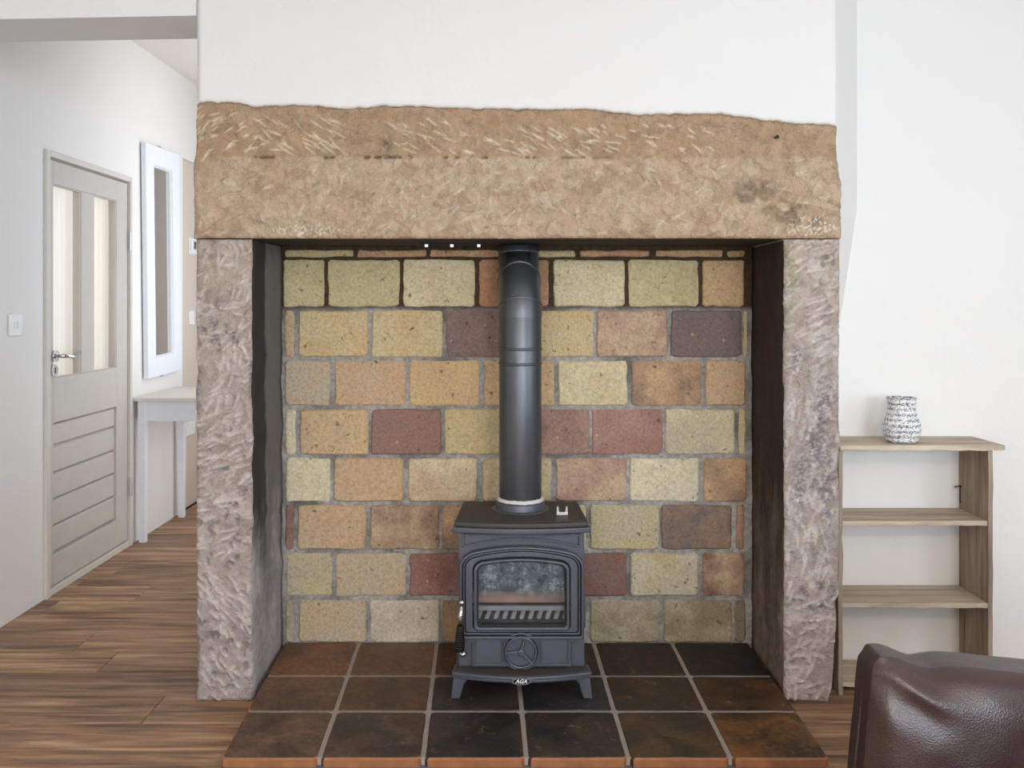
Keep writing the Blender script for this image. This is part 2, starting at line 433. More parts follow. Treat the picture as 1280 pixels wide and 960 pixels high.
# rear wall and right wall with window openings
def wall_with_holes(name, holes, fixed, lo, hi, axis):
    m = MB(); a = lo
    put = (lambda u0, u1, z0, z1: m.box(u0, u1, fixed[0], fixed[1], z0, z1)) if axis == 'x' else (lambda u0, u1, z0, z1: m.box(fixed[0], fixed[1], u0, u1, z0, z1))
    for h0, h1, z0, z1 in holes:
        put(a, h0, 0, ZC); put(h0, h1, 0, z0); put(h0, h1, z1, ZC); a = h1
    put(a, hi, 0, ZC)
    return tag(m.build(name, M['wall']), kind='structure')
wall_with_holes('wall_rear', [(-1.4, -.4, .87, 2.13), (.9, 2.6, .87, 2.13)], (YR-.2, YR), XL, XR, 'x')
wall_with_holes('wall_right', [(-.4, 1.1, .87, 2.13)], (XR, XR+.2), YR-.2, DW+.2, 'y')
wall_with_holes('wall_passage_end', [], (YE, YE+.2), XL, -.9, 'x')
wall_with_holes('wall_passage', [(3.5, 6.3, .9, 2.1)], (-.985, -.90), DB+.12, YE, 'y')
def window(n, x0, x1, yc, z0, z1, axis):
    e = empty('window_%d' % n, ((x0+x1)/2, yc, z0) if axis == 'x' else (yc, (x0+x1)/2, z0), 0 if axis == 'x' else math.pi/2); tag(e, kind='structure')
    hw = (x1-x0)/2; hh = z1-z0; m = MB()
    m.box(-hw, hw, -.03, .03, 0, .05); m.box(-hw, hw, -.03, .03, hh-.05, hh); m.box(-hw, -hw+.05, -.03, .03, .05, hh-.05); m.box(hw-.05, hw, -.03, .03, .05, hh-.05); m.box(-.025, .025, -.03, .03, .05, hh-.05)
    m.build('window_frame', M['gloss_white'], e)
    for s in (-1, 1): MB().box(min(s*.025, s*(hw-.05)), max(s*.025, s*(hw-.05)), -.003, .003, .05, hh-.05).build('pane', M['glass'], e)
window(1, -1.4, -.4, YR-.1, .87, 2.13, 'x'); window(2, .9, 2.6, YR-.1, .87, 2.13, 'x')  # the first is an unseen opening, added for the left wall's fill
window(3, -.4, 1.1, XR+.1, .87, 2.13, 'y'); window(4, 3.5, 6.3, -.94, .9, 2.1, 'y')  # the second is an unseen opening, added for the passage fill

# wall right of the breast (behind the bookcase) and the chimney core
tag(MB().box(1.046, XR, DW, DW+.2, 0, ZC).build('wall_alcove', M['wall']), kind='structure')

# header over the passage opening and its painted soffit
m = MB()
m.add([(XL, D1, 2.138), (-.985, D1, 2.156), (-.985, DW, 2.156), (XL, DW, 2.138), (XL, D1, ZC), (-.985, D1, ZC), (-.985, DW, ZC), (XL, DW, ZC)],
      [(4, 7, 6, 5), (0, 4, 5, 1), (2, 6, 7, 3), (0, 3, 7, 4), (1, 5, 6, 2)])
m.add([(XL, D1, 2.138), (-.985, D1, 2.156), (-.985, DW, 2.156), (XL, DW, 2.138)], [(0, 1, 2, 3)], 1)
tag(m.build('wall_header', [M['wall'], M['soffit']]), kind='structure')

# plastered chimney breast above the lintel: ragged lower edge, rounded left arris, splayed right cheek
LT = [(242, 130), (262, 127), (300, 129), (318, 133), (360, 131), (400, 133), (425, 136), (450, 135), (480, 132), (530, 133), (560, 135), (600, 136), (640, 136), (690, 137), (730, 136), (765, 140), (800, 143), (850, 142), (905, 142), (950, 149), (1000, 154), (1052, 157)]
ltx = np.array([PX(a, D1) for a, b in LT]); ltz = np.array([PZ(b, D1) for a, b in LT])
def lintel_top(x):
    x = np.asarray(x, float)
    return np.interp(x, ltx, ltz)+.006*(vnoise(x*38, x*0+.3, 3)-.5)+.004*(vnoise(x*110, x*0+.7, 4)-.5)
nx = 420
xs = np.linspace(-.985, 1.032, nx)
zb = lintel_top(xs)
rows = [0, .004, .012, .03, .08, .2, .4, 1.0]
v = []; f = []
for k, r in enumerate(rows):
    zz = zb*(1-r)+ZC*r
    yy = D1-.004+.0035*fbm(xs*3, zz*3, 8)-.002
    yy = yy+(.007 if k == 0 else .002 if k == 1 else 0)
    edge = np.maximum(0, 1-(xs+.985)/.02); yy = yy+.018*edge**2
    edge = np.maximum(0, 1-(1.032-xs)/.02); yy = yy+.012*edge**2
    wob = .006*(vnoise(zz*6, zz*0, 5)-.5)
    v += list(zip(xs+wob*(xs > .9)+wob*(xs < -.9), yy, zz))
R = len(rows)
for k in range(R-1):
    f += [(k*nx+i, k*nx+i+1, (k+1)*nx+i+1, (k+1)*nx+i) for i in range(nx-1)]
n0 = len(v)
# back ring
v += [(x, DW+.15, z) for x, z in zip(xs, zb)]; v += [(x, DW+.15, ZC) for x in xs]
f += [(i, n0+i, n0+i+1, i+1) for i in range(nx-1)]
f += [(n0+i, n0+nx+i, n0+nx+i+1, n0+i+1) for i in range(nx-1)]
f += [((R-1)*nx+i, (R-1)*nx+i+1, n0+nx+i+1, n0+nx+i) for i in range(nx-1)]
f += [tuple([k*nx for k in range(R)]+[n0+nx, n0]), tuple([k*nx+nx-1 for k in range(R-1, -1, -1)]+[n0+nx-1, n0+2*nx-1])]
mb = MB(); mb.add([tuple(map(float, p)) for p in v], f)
tag(mb.build('wall_chimney', M['wall'], smooth=True), kind='structure')
# plaster cheek between breast and alcove wall, dying out downwards
mb = MB(); K = 24
for i in range(K+1):
    z = .83+(ZC-.83)*i/K; sp = .015+.135*min(1, max(0, (z-.83)/.75))**.8
    mb.v += [(1.02, D1+.03, z), (1.036+.003*math.sin(z*9), D1+.03, z), (1.036+sp*.55, (D1+DW)/2+.03, z), (1.036+sp, DW+.002, z), (1.02, DW+.002, z)]
for i in range(K):
    for q in range(5):
        r = (q+1) % 5; mb.f.append((i*5+q, i*5+r, (i+1)*5+r, (i+1)*5+q)); mb.mi.append(0)
mb.f += [(0, 1, 2, 3, 4), tuple(K*5+q for q in (4, 3, 2, 1, 0))]; mb.mi += [0, 0]
tag(mb.build('wall_cheek', M['wall']), kind='structure')

# ------------------------------------------------------------------ stone surround
def stone(name, left, right, bot, top, y0, y1, res, seed, colfn, hfn, parent, side_mat, inner):
    """front: dense tooled grid; inner = 'L'/'R'/'B' side that gets the soot material"""
    W = right(0)-left(0); Hh = top(0)-bot(0)
    nu = int(W/res)+1; nv = int(Hh/res)+1
    U, V = np.meshgrid(np.linspace(0, 1, nu), np.linspace(0, 1, nv))
    Lx = left(V); Rx = right(V); X = Lx+(Rx-Lx)*U
    Bz = bot(X); Tz = top(X); Z = Bz+(Tz-Bz)*V
    h = hfn(X, Z)
    e = np.minimum(np.minimum(X-Lx, Rx-X), np.minimum(Z-Bz, Tz-Z))
    rnd = .007*np.maximum(0, 1-e/.012)**2
    Y = y0-h+rnd
    col = colfn(X, Z, h)
    verts = np.stack([X, Y, Z], -1).reshape(-1, 3)
    idx = np.arange(nu*nv).reshape(nv, nu)
    faces = np.stack([idx[:-1, :-1], idx[:-1, 1:], idx[1:, 1:], idx[1:, :-1]], -1).reshape(-1, 4)
    ring = np.concatenate([idx[0, :], idx[1:, -1], idx[-1, -2::-1], idx[-2:0:-1, 0]])
    n = len(ring); allv = [verts]; fs = [faces]; mi = [np.zeros(len(faces), int)]
    side = np.concatenate([np.full(nu, 0), np.full(nv-1, 1), np.full(nu-1, 2), np.full(nv-2, 3)])   # bottom right top left
    smi = np.zeros(n, int); smi[side == {'L': 3, 'R': 1, 'B': 0}[inner]] = 1
    prev = ring; base = len(verts); steps = 9
    P0 = verts[ring]
    for k in range(1, steps+1):
        t = k/steps; P = P0.copy(); P[:, 1] = P0[:, 1]*(1-t)+y1*t
        if k < steps:
            wv = .006*(fbm(P[:, 2]*14+P[:, 0]*14, P[:, 1]*14, seed+60)-.5)
            P[:, 0] += wv*np.isin(side, (1, 3))
            P[:, 2] += wv*np.isin(side, (0, 2))*.5
        cur = np.arange(n)+base; base += n; allv.append(P)
        fs.append(np.stack([prev, cur, np.roll(cur, -1), np.roll(prev, -1)], -1)); mi.append(smi); prev = cur
    vv = np.concatenate(allv); ff = np.concatenate(fs); mm = np.concatenate(mi)
    me = bpy.data.meshes.new(name)
    me.from_pydata(vv.tolist(), [], ff.tolist()+[prev[::-1].tolist()])
    me.polygons.foreach_set('material_index', mm.tolist()+[0])
    ca = me.color_attributes.new('Col', 'FLOAT_COLOR', 'POINT')
    full = np.ones((len(vv), 4)); full[:nu*nv, :3] = col.reshape(-1, 3); rc = full[ring, :3]
    for k in range(steps): full[nu*nv+k*n:nu*nv+(k+1)*n, :3] = rc
    ca.data.foreach_set('color', full.ravel())
    bm = bmesh.new(); bm.from_mesh(me); bmesh.ops.recalc_face_normals(bm, faces=bm.faces); bm.to_mesh(me); bm.free()
    return mesh_obj(name, me, [M['stone'], side_mat], parent, smooth=True)

def facets(X, Z, n, seed, ax=1.0, tilt=.05):
    """nearest-seed chiselled facets: returns height and a random tone per facet"""
    rs = np.random.RandomState(seed)
    sx = rs.uniform(X.min(), X.max(), n); sz = rs.uniform(Z.min(), Z.max(), n)
    wx = X+.03*(fbm(X*16, Z*16, seed+1)-.5); wz = Z+.03*(fbm(X*16+9, Z*16, seed+2)-.5)
    best = np.full(X.shape, 1e9); who = np.zeros(X.shape, int)
    for i in range(n):
        d = ((wx-sx[i])/ax)**2+(wz-sz[i])**2; k = d < best; best[k] = d[k]; who[k] = i
    a = rs.uniform(-tilt, tilt, n); b = rs.uniform(-tilt, tilt, n); c = rs.uniform(-.002, .002, n)
    return a[who]*(X-sx[who])+b[who]*(Z-sz[who])+c[who], rs.rand(n)[who]
def strokes(X, Z, segs):
    """ridge mask of tool marks; segs: x0,z0,x1,z1,width"""
    out = np.zeros(X.shape)
    for x0, z0, x1, z1, wd in segs:
        k = (X > min(x0, x1)-wd*2) & (X < max(x0, x1)+wd*2) & (Z > min(z0, z1)-wd*2) & (Z < max(z0, z1)+wd*2)
        if not k.any(): continue
        px = X[k]-x0; pz = Z[k]-z0; dx = x1-x0; dz = z1-z0; L2 = dx*dx+dz*dz
        t = np.clip((px*dx+pz*dz)/L2, 0, 1); d = np.hypot(px-t*dx, pz-t*dz)
        out[k] = np.maximum(out[k], (1-smooth(.2*wd, wd, d))*(.35+.65*np.sin(np.pi*np.clip(t, .06, .94))))
    return out
def rgb(r, g, b): return np.array([lin(r), lin(g), lin(b)])
def blend(col, c, m): return col*(1-m[..., None])+c*m[..., None]

sur = empty('fireplace_surround', (0, 0, 0))
tag(sur, 'tooled sandstone fireplace surround of a long lintel on two uprights', 'fireplace surround')

# lintel
rs = random.Random(11)
seg = []
def batch(x0, x1, y0, y1, n, ang, L, wpx=1.7, dev=.18):
    for _ in range(n):
        x = rs.uniform(x0, x1); yy = rs.uniform(y0, y1); a = ang+rs.gauss(0, dev); l = L*rs.uniform(.5, 1.2)/2
        seg.append((PX(x-l*math.cos(a), D1), PZ(yy+l*math.sin(a), D1), PX(x+l*math.cos(a), D1), PZ(yy-l*math.sin(a), D1), wpx*rs.uniform(.7, 1.2)*D1/F))
batch(246, 258, 135, 195, 11, .85, 16)
batch(260, 330, 140, 190, 26, .35, 14)
batch(325, 425, 148, 192, 30, -.55, 22)
batch(488, 560, 148, 192, 20, -.5, 17)
batch(560, 660, 165, 192, 15, -.3, 16)
batch(645, 770, 160, 192, 34, -.5, 17)
batch(720, 900, 148, 190, 24, -.45, 14)
seg_hi = list(seg); seg = []
batch(250, 1040, 200, 292, 85, .3, 16, 2.6, .9)
batch(440, 640, 200, 290, 20, 1.2, 15, 2.6, .4)
seg_lo = list(seg)
def lintel_parts(X, Z):
    up = smooth(PZ(199, D1), PZ(194, D1), Z)
    fh, ft = facets(X, Z, 520, 21, 1.5, .06); ft = np.clip(ft+.9*(fbm(X*22, Z*22, 23)-.5), 0, 1)
    hi = strokes(X, Z, seg_hi); lo = strokes(X, Z, seg_lo)
    big = fbm(X*3, Z*3, 31); fine = fbm(X*40, Z*40, 35, 4)
    seam = np.exp(-((Z-PZ(197, D1)-.004*(fbm(X*9, X*0, 77)-.5))/.004)**2)*smooth(.42, .62, vnoise(X*16, X*0, 78))*smooth(.25, .6, vnoise(X*90, Z*90, 79))*(1-smooth(-.2, .6, X)*.8)
    return up, fh, ft, hi, lo, big, fine, seam
_cache = {}
def lintel_h(X, Z):
    p = _cache['p'] = lintel_parts(X, Z); up, fh, ft, hi, lo, big, fine, seam = p
    return fh*(1-.45*up)+.0045*hi+.0022*lo+.004*(big-.5)+.009*(fine-.5)-.008*seam
def spot(X, Z, px, py, rx, ry, seed, d=D1):
    q = ((X-PX(px, d))/(rx*d/F))**2+((Z-PZ(py, d))/(ry*d/F))**2
    return np.exp(-q)*smooth(.35, .65, fbm(X*45, Z*45, seed))
def lintel_c(X, Z, h):
    up, fh, ft, hi, lo, big, fine, seam = _cache['p']
    col = np.ones(X.shape+(3,))*rgb(191, 165, 138)
    col = blend(col, rgb(172, 142, 110), up*.75)
    right = smooth(-.2, .9, X); col = blend(col, rgb(186, 159, 131), right*.5*(1-up))
    col = blend(col, rgb(212, 190, 164), smooth(.55, 1.0, ft)*.34*(1-.6*up))
    col = blend(col, rgb(166, 136, 108), smooth(.35, .1, ft)*.4)
    col = blend(col, rgb(176, 140, 98), smooth(.55, .8, big)*.35)
    col = blend(col, rgb(232, 212, 184), hi*.9); col = blend(col, rgb(222, 204, 182), lo*.55)
    col = blend(col, rgb(92, 74, 54), np.clip(seam*1.2, 0, 1)*.8)
    col = blend(col, rgb(104, 88, 70), spot(X, Z, 484, 182, 9, 12, 5)*.8)
    for px, py, rx, ry in ((945, 236, 26, 12), (925, 248, 14, 8), (985, 262, 30, 14), (1010, 275, 25, 9)):
        col = blend(col, rgb(96, 86, 66), spot(X, Z, px, py, rx, ry, 9)*.75)
    # limewash specks along the lower edge at the left, and at the right end
    sp = smooth(.66, .72, vnoise(X*190, Z*190, 91))*np.maximum(np.exp(-((X-PX(385, D1))/.10)**2)*np.exp(-((Z-PZ(288, D1))/.018)**2), np.exp(-((X-PX(1020, D1))/.07)**2)*np.exp(-((Z-PZ(284, D1))/.03)**2))
    col = blend(col, rgb(238, 226, 208), np.clip(sp*1.6, 0, 1)*.85)
    return np.clip(col*(.9+.2*fine[..., None]), 0, 1)
zl = PZ(298, D1)
wob = lambda V, s, a=.006: a*(fbm(np.asarray(V)*9, np.asarray(V)*0+.5, s, 4)-.5)*2
lint = stone('lintel',
    lambda V: np.interp(V, [0, .58, .62, 1], [-.993, -.993, -.986, -.984])+wob(V, 41, .003),
    lambda V: np.interp(V, [0, .5, .6, .75, 1], [1.042, 1.042, 1.036, 1.030, 1.028])+wob(V, 42, .006),
    lambda X: zl+wob(np.asarray(X)*.5, 43, .0015), lambda X: lintel_top(X)-.0005, D1, DB-.001, .0036, 40, lintel_c, lintel_h, sur, M['soot_top'], 'B')
lint['label'] = 'long tan sandstone lintel with diagonal tool marks'

# jambs
def jamb(px0, px1, seed, left, right, inner, side_mat, blue, label, vert):
    rs_ = random.Random(seed); sg = []
    for _ in range(190):
        x = rs_.uniform(px0, px1); yy = rs_.uniform(300, 878)
        if vert: a = (rs_.gauss(1.45, .25) if 470 < yy < 740 else rs_.gauss(.55, .3) if yy < 470 else rs_.gauss(1.0, .8))
        else: a = (rs_.gauss(1.0, .8) if yy < 520 else rs_.gauss(.35, .25) if yy < 700 else rs_.gauss(-.95, .3))
        l = rs_.uniform(8, 22)*(1.2 if vert else 1)
        sg.append((PX(x-l*math.cos(a)/1.6, D1), PZ(yy+l*math.sin(a)/1.6, D1), PX(x+l*math.cos(a)/1.6, D1), PZ(yy-l*math.sin(a)/1.6, D1), rs_.uniform(2.2, 4.2)*D1/F))
    ch = {}
    def hf(X, Z):
        fh, ft = facets(X, Z, 130, seed, .8, .035); st = strokes(X, Z, sg); fine = fbm(X*45, Z*45, seed+3); wx = X+.02*(fbm(X*40, Z*40, seed+11)-.5); wz = Z+.02*(fbm(X*40+7, Z*40, seed+12)-.5); pit = smooth(.62, .76, fbm(wx*48, wz*48, seed+4, 3))*smooth(.45, .6, fbm(X*6, Z*6, seed+5))
        ch['p'] = (ft, st, fine, pit)
        return fh+.0055*st+.005*(fine-.5)-.006*pit
    def cf(X, Z, h):
        ft, st, fine, pit = ch['p']
        col = np.ones(X.shape+(3,))*rgb(174, 159, 149)
        col = blend(col, rgb(186, 168, 150), smooth(1.0, 1.45, Z)*.7)
        col = blend(col, rgb(170, 157, 154), smooth(.8, .2, Z)*.6)
        col = blend(col, rgb(200, 188, 182), smooth(.6, .95, ft)*.5); col = blend(col, rgb(160, 140, 134), smooth(.3, .05, ft)*.45)
        col = blend(col, rgb(214, 203, 194), st*.7)
        col = blend(col, rgb(112, 104, 104), pit*.55)
        for px, py, rx, ry in blue:
            q = np.exp(-((X-PX(px, D1))/(rx*D1/F))**2-((Z-PZ(py, D1))/(ry*D1/F))**2)*smooth(.42, .58, vnoise(X*150, Z*220, seed+8))
            col = blend(col, rgb(92, 98, 114), q*.75)
        if vert: col = blend(col, rgb(150, 150, 104), spot(X, Z, 987, 345, 8, 42, 19)*.8)
        return np.clip(col*(.88+.24*fine[..., None]), 0, 1)
    o = stone('jamb', left, right, lambda X: np.asarray(X)*0+.001+(.012*smooth(.1, 0, 1-(np.asarray(X)-PX(px0, D1))/(PX(px1, D1)-PX(px0, D1))) if vert else 0), lambda X: np.asarray(X)*0+zl-.002, D1+.002, DB-.001, .0038, seed, cf, hf, sur, side_mat, inner)
    o['label'] = label
    return o
jamb(245, 315, 51, lambda V: PX(245, D1)+wob(np.asarray(V)*2, 52, .005), lambda V: PX(315.5, D1)+wob(np.asarray(V)*2, 53, .006)-.002, 'R', M['soot_left'],
     [(268, 404, 6, 7), (290, 416, 5, 8), (313, 470, 4, 22), (245, 490, 6, 8), (275, 380, 10, 5), (268, 424, 6, 9)], 'grey sandstone upright with swirling tool marks', False)
jamb(980, 1050, 71, lambda V: PX(980.5, D1)+wob(np.asarray(V)*2, 72, .004), lambda V: np.interp(V, [0, .03, .09, .17, .215, .225, 1], [1.0, 1.012, 1.022, 1.030, 1.028, 1.036, 1.038])+wob(np.asarray(V)*2, 73, .004), 'L', M['soot_right'],
     [(996, 445, 8, 14), (1035, 610, 7, 60), (1020, 560, 14, 30), (1040, 745, 5, 14), (1000, 600, 10, 40), (1030, 500, 12, 30)], 'grey sandstone upright with vertical pick marks', True)
# iron nail in the lintel
MB().tube([(PX(970, D1), D1+.01, PZ(172, D1)), (PX(970, D1), D1-.012, PZ(172, D1))], .0035, 8).tube([(PX(970, D1), D1-.012, PZ(172, D1)), (PX(970, D1), D1-.015, PZ(172, D1))], .006, 10).build('nail', M['iron_dark'], sur)
# closing plate edge and the metal strip with clips under the lintel
rail = empty('damper_rail', (PX(565, 2.95), 2.95, zl-.012)); tag(rail, 'thin metal rail with bright clips under the stone lintel beside the flue', 'rail')
MB().box(-.11, .09, -.006, .006, .004, .012).build('bar', M['iron_dark'], rail, bevel=.001)
for dx in (-.085, .0, .09):
    MB().box(dx-.006, dx+.006, -.012, .004, -.004, .006).build('clip', M['steel'], rail, bevel=.001)

# ------------------------------------------------------------------ fireback: every brick an object
fb = MB().box(-.99, 1.04, DB+.008, DB+.1, 0, zl+.15).build('wall_fireback', M['mortar']); tag(fb, kind='structure')
Yw = {'y': (204, 183, 128), 'yl': (216, 198, 150), 'ol': (192, 174, 118), 'o': (204, 160, 110), 'oy': (208, 172, 112), 'ob': (178, 128, 88), 'pk': (176, 132, 112),
      'pu': (134, 108, 100), 'pg': (122, 106, 100), 'cr': (212, 200, 164), 'gt': (186, 170, 138), 'rd': (164, 112, 98), 'rm': (150, 112, 96), 'br': (156, 122, 94), 'rb': (142, 96, 78),
      'am': (186, 134, 72), 'ta': (196, 164, 124), 'gc': (202, 190, 164), 'dk': (150, 136, 100), 'op': (200, 138, 96)}
B = [
 (313, 321, [(356, 441, 'y', 'oy'), (447, 532, 'op', 'o'), (538, 625, 'op', 'oy'), (631, 719, 'y', 'oy'), (725, 812, 'op', 'o'), (820, 904, 'op', 'oy'), (910, 931, 'am', 'oy')]),
 (325, 383, [(354, 405, 'ol', 'y'), (410, 499, 'ol', 'y'), (504, 593, 'yl', 'y'), (599, 686, 'ob', 'op'), (692, 781, 'yl', 'y'), (786, 873, 'y', 'ol'), (879, 930, 'o', 'oy')]),
 (388, 446, [(356, 367, 'ta', 'o'), (373, 460, 'oy', 'y'), (465, 553, 'y', 'oy'), (558, 645, 'pu', 'rm'), (651, 742, 'oy', 'y'), (746, 834, 'pk', 'ta'), (839, 927, 'pg', 'pu'), (930, 935, 'y', 'y')]),
 (451, 507, [(356, 412, 'gt', 'ta'), (419, 507, 'o', 'ta'), (512, 599, 'oy', 'o'), (605, 693, 'o', 'oy'), (698, 784, 'yl', 'y'), (790, 876, 'br', 'o'), (882, 932, 'o', 'ta')]),
 (512, 568, [(357, 369, 'yl', 'cr'), (375, 460, 'oy', 'ta'), (464, 551, 'rd', 'rm'), (556, 643, 'ol', 'oy'), (649, 737, 'rm', 'pk'), (741, 828, 'rd', 'pk'), (832, 919, 'yl', 'gt'), (924, 932, 'y', 'yl')]),
 (573, 627, [(357, 412, 'cr', 'yl'), (417, 504, 'ta', 'o'), (510, 596, 'ta', 'yl'), (603, 689, 'y', 'ta'), (695, 783, 'ta', 'pk'), (788, 873, 'cr', 'yl'), (880, 933, 'o', 'br')]),
 (632, 687, [(357, 367, 'rb', 'pk'), (372, 457, 'ta', 'o'), (463, 549, 'br', 'ta'), (553, 640, 'br', 'o'), (646, 732, 'y', 'ta'), (738, 824, 'ol', 'gt'), (827, 915, 'pg', 'br'), (921, 930, 'op', 'br')]),
 (692, 745, [(358, 414, 'gt', 'ol'), (420, 507, 'gt', 'ta'), (512, 598, 'rd', 'rb'), (604, 690, 'y', 'ta'), (697, 783, 'rb', 'pu'), (788, 873, 'gc', 'ol'), (879, 930, 'rb', 'ta')]),
 (751, 803, [(357, 367, 'gt', 'dk'), (374, 458, 'ta', 'gt'), (463, 549, 'gc', 'gt'), (553, 640, 'am', 'br'), (646, 732, 'ta', 'gt'), (738, 824, 'dk', 'gt'), (830, 915, 'dk', 'gt'), (919, 932, 'dk', 'pg')]),
]
rb = random.Random(3)
for ya, yb, bricks in B:
    for xa, xb, c1, c2 in bricks:
        x0, x1, z0, z1 = PX(xa, DB), PX(xb, DB), PZ(yb, DB), PZ(ya, DB)
        cx, cz = (x0+x1)/2, (z0+z1)/2; hw, hh = (x1-x0)/2, (z1-z0)/2
        r = min(.010, hw*.6, hh*.5); j = lambda a=.0024: rb.uniform(-a, a)
        o2 = []
        per = [(-hw, -hh), (hw, -hh), (hw, hh), (-hw, hh)]
        for k in range(4):
            ax, az = per[k]; bx, bz = per[(k+1) % 4]; L = math.hypot(bx-ax, bz-az); ux, uz = (bx-ax)/L, (bz-az)/L
            rr = r*rb.uniform(.5, 1.1)
            o2.append((ax+ux*rr+j(), az+uz*rr+j()))
            if L > .06:
                for t in (.2, .4, .6, .8): o2.append((ax+ux*L*t+j(), az+uz*L*t+j()))
            o2.append((bx-ux*rr+j(), bz-uz*rr+j()))
        n = len(o2); ci = .0045
        inn = [(p[0]*(1-ci/max(hw, .006)), p[1]*(1-ci/max(hh, .006))) for p in o2]
        dy = rb.uniform(-.002, .002)
        mb = MB()
        mb.add([(p[0], .05, p[1]) for p in o2]+[(p[0], .004, p[1]) for p in o2]+[(p[0], dy, p[1]) for p in inn],
               [tuple(range(n))[::-1], tuple(range(2*n, 3*n))]+[(i, (i+1) % n, n+(i+1) % n, n+i) for i in range(n)]+[(n+i, n+(i+1) % n, 2*n+(i+1) % n, 2*n+i) for i in range(n)])
        b = mb.build('brick', M['brick'], fb, loc=(cx, DB, cz))
        q1, q2 = [tuple(min(255, 1.02*(.74*q+.26*(.3*c[0]+.6*c[1]+.1*c[2]))) for q in c) for c in (Yw[c1], Yw[c2])]
        q1, q2 = [(min(255, c[0]*1.005), c[1]*.993, c[2]*.99) for c in (q1, q2)]
        b.color = S(*q1); b['tint2'] = list(S(*q2))[:3]

# ------------------------------------------------------------------ hearth: tiles on a mortar bed
HZ = .045
hearth = empty('hearth', (0, 0, 0)); tag(hearth, 'raised hearth of dark quarry tiles with pale grout under the stove', 'hearth')
fr = [(276, 0), (398.5, 0), (528.6, 0), (658, 0), (786, 0), (914, 0), (1037, 0)]
YF, YB = 2.334, 3.133
xf = [PX(p, YF) for p, _ in fr]; xb_ = [-.800, -.536, -.259, .02, .299, .578, .849]
ys = [YF, 2.604, 2.851, YB]
def hx(i, y): t = (y-YF)/(YB-YF); return xf[i]*(1-t)+xb_[i]*t
mb = MB(); e = .006
mb.add([(hx(0, YF)+e, YF+e, 0.0005), (hx(6, YF)-e, YF+e, .0005), (xb_[6], YB+.004, .0005), (xb_[0], YB+.004, .0005)]+[(hx(0, YF)+e, YF+e, HZ-.022), (hx(6, YF)-e, YF+e, HZ-.022), (xb_[6], YB+.004, HZ-.022), (xb_[0], YB+.004, HZ-.022)],
       [(3, 2, 1, 0), (4, 5, 6, 7), (0, 1, 5, 4), (1, 2, 6, 5), (2, 3, 7, 6), (3, 0, 4, 7)])
mb.build('mortar_bed', M['bed'], hearth)
mb = MB(); e = .008
mb.add([(hx(0, YF)+e, YF+e, HZ-.022), (hx(6, YF)-e, YF+e, HZ-.022), (xb_[6]-.004, YB, HZ-.022), (xb_[0]+.004, YB, HZ-.022)]+[(hx(0, YF)+e, YF+e, HZ-.0025), (hx(6, YF)-e, YF+e, HZ-.0025), (xb_[6]-.004, YB, HZ-.0025), (xb_[0]+.004, YB, HZ-.0025)],
       [(3, 2, 1, 0), (4, 5, 6, 7), (0, 1, 5, 4), (1, 2, 6, 5), (2, 3, 7, 6), (3, 0, 4, 7)])
mb.build('grout', M['grout'], hearth)
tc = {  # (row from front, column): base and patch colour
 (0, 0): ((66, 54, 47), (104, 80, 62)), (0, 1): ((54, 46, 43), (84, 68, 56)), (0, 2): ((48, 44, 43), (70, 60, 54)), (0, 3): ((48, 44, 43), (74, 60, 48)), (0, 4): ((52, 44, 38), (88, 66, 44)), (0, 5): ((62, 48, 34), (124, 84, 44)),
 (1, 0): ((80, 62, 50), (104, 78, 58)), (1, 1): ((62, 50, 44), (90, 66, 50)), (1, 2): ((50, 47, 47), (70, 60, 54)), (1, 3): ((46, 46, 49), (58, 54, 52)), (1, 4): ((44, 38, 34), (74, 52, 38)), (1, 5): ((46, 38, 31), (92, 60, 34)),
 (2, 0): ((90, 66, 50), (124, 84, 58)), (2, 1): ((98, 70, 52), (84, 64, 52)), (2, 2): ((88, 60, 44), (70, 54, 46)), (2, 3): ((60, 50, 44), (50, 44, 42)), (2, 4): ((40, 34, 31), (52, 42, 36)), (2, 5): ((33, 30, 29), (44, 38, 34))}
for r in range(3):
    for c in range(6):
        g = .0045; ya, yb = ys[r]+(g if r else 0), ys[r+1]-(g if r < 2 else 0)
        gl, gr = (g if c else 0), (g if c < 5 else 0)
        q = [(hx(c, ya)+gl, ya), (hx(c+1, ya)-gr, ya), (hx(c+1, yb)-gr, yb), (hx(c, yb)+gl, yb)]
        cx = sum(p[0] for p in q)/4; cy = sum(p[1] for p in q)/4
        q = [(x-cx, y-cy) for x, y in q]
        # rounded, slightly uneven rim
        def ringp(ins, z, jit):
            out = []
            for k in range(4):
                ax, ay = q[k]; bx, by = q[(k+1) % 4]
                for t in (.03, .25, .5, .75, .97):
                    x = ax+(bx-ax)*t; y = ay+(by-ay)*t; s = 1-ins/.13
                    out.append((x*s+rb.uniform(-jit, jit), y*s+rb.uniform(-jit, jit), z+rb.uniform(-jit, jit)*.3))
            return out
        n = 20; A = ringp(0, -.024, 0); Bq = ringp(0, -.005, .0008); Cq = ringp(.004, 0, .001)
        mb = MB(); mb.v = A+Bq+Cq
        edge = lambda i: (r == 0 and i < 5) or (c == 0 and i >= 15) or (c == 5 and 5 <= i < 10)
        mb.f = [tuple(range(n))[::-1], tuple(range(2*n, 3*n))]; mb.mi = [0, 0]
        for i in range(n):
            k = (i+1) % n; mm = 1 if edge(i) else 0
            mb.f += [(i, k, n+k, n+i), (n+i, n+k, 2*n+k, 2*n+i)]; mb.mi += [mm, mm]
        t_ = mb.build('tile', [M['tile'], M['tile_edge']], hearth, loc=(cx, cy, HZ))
        a, b = tc[(r, c)]; k1, k2 = (1.08, 1.22) if c < 2 else (.88, 1.05); t_.color = S(*[q*k1 for q in a]); t_['tint2'] = list(S(*[q*k2 for q in b]))[:3]

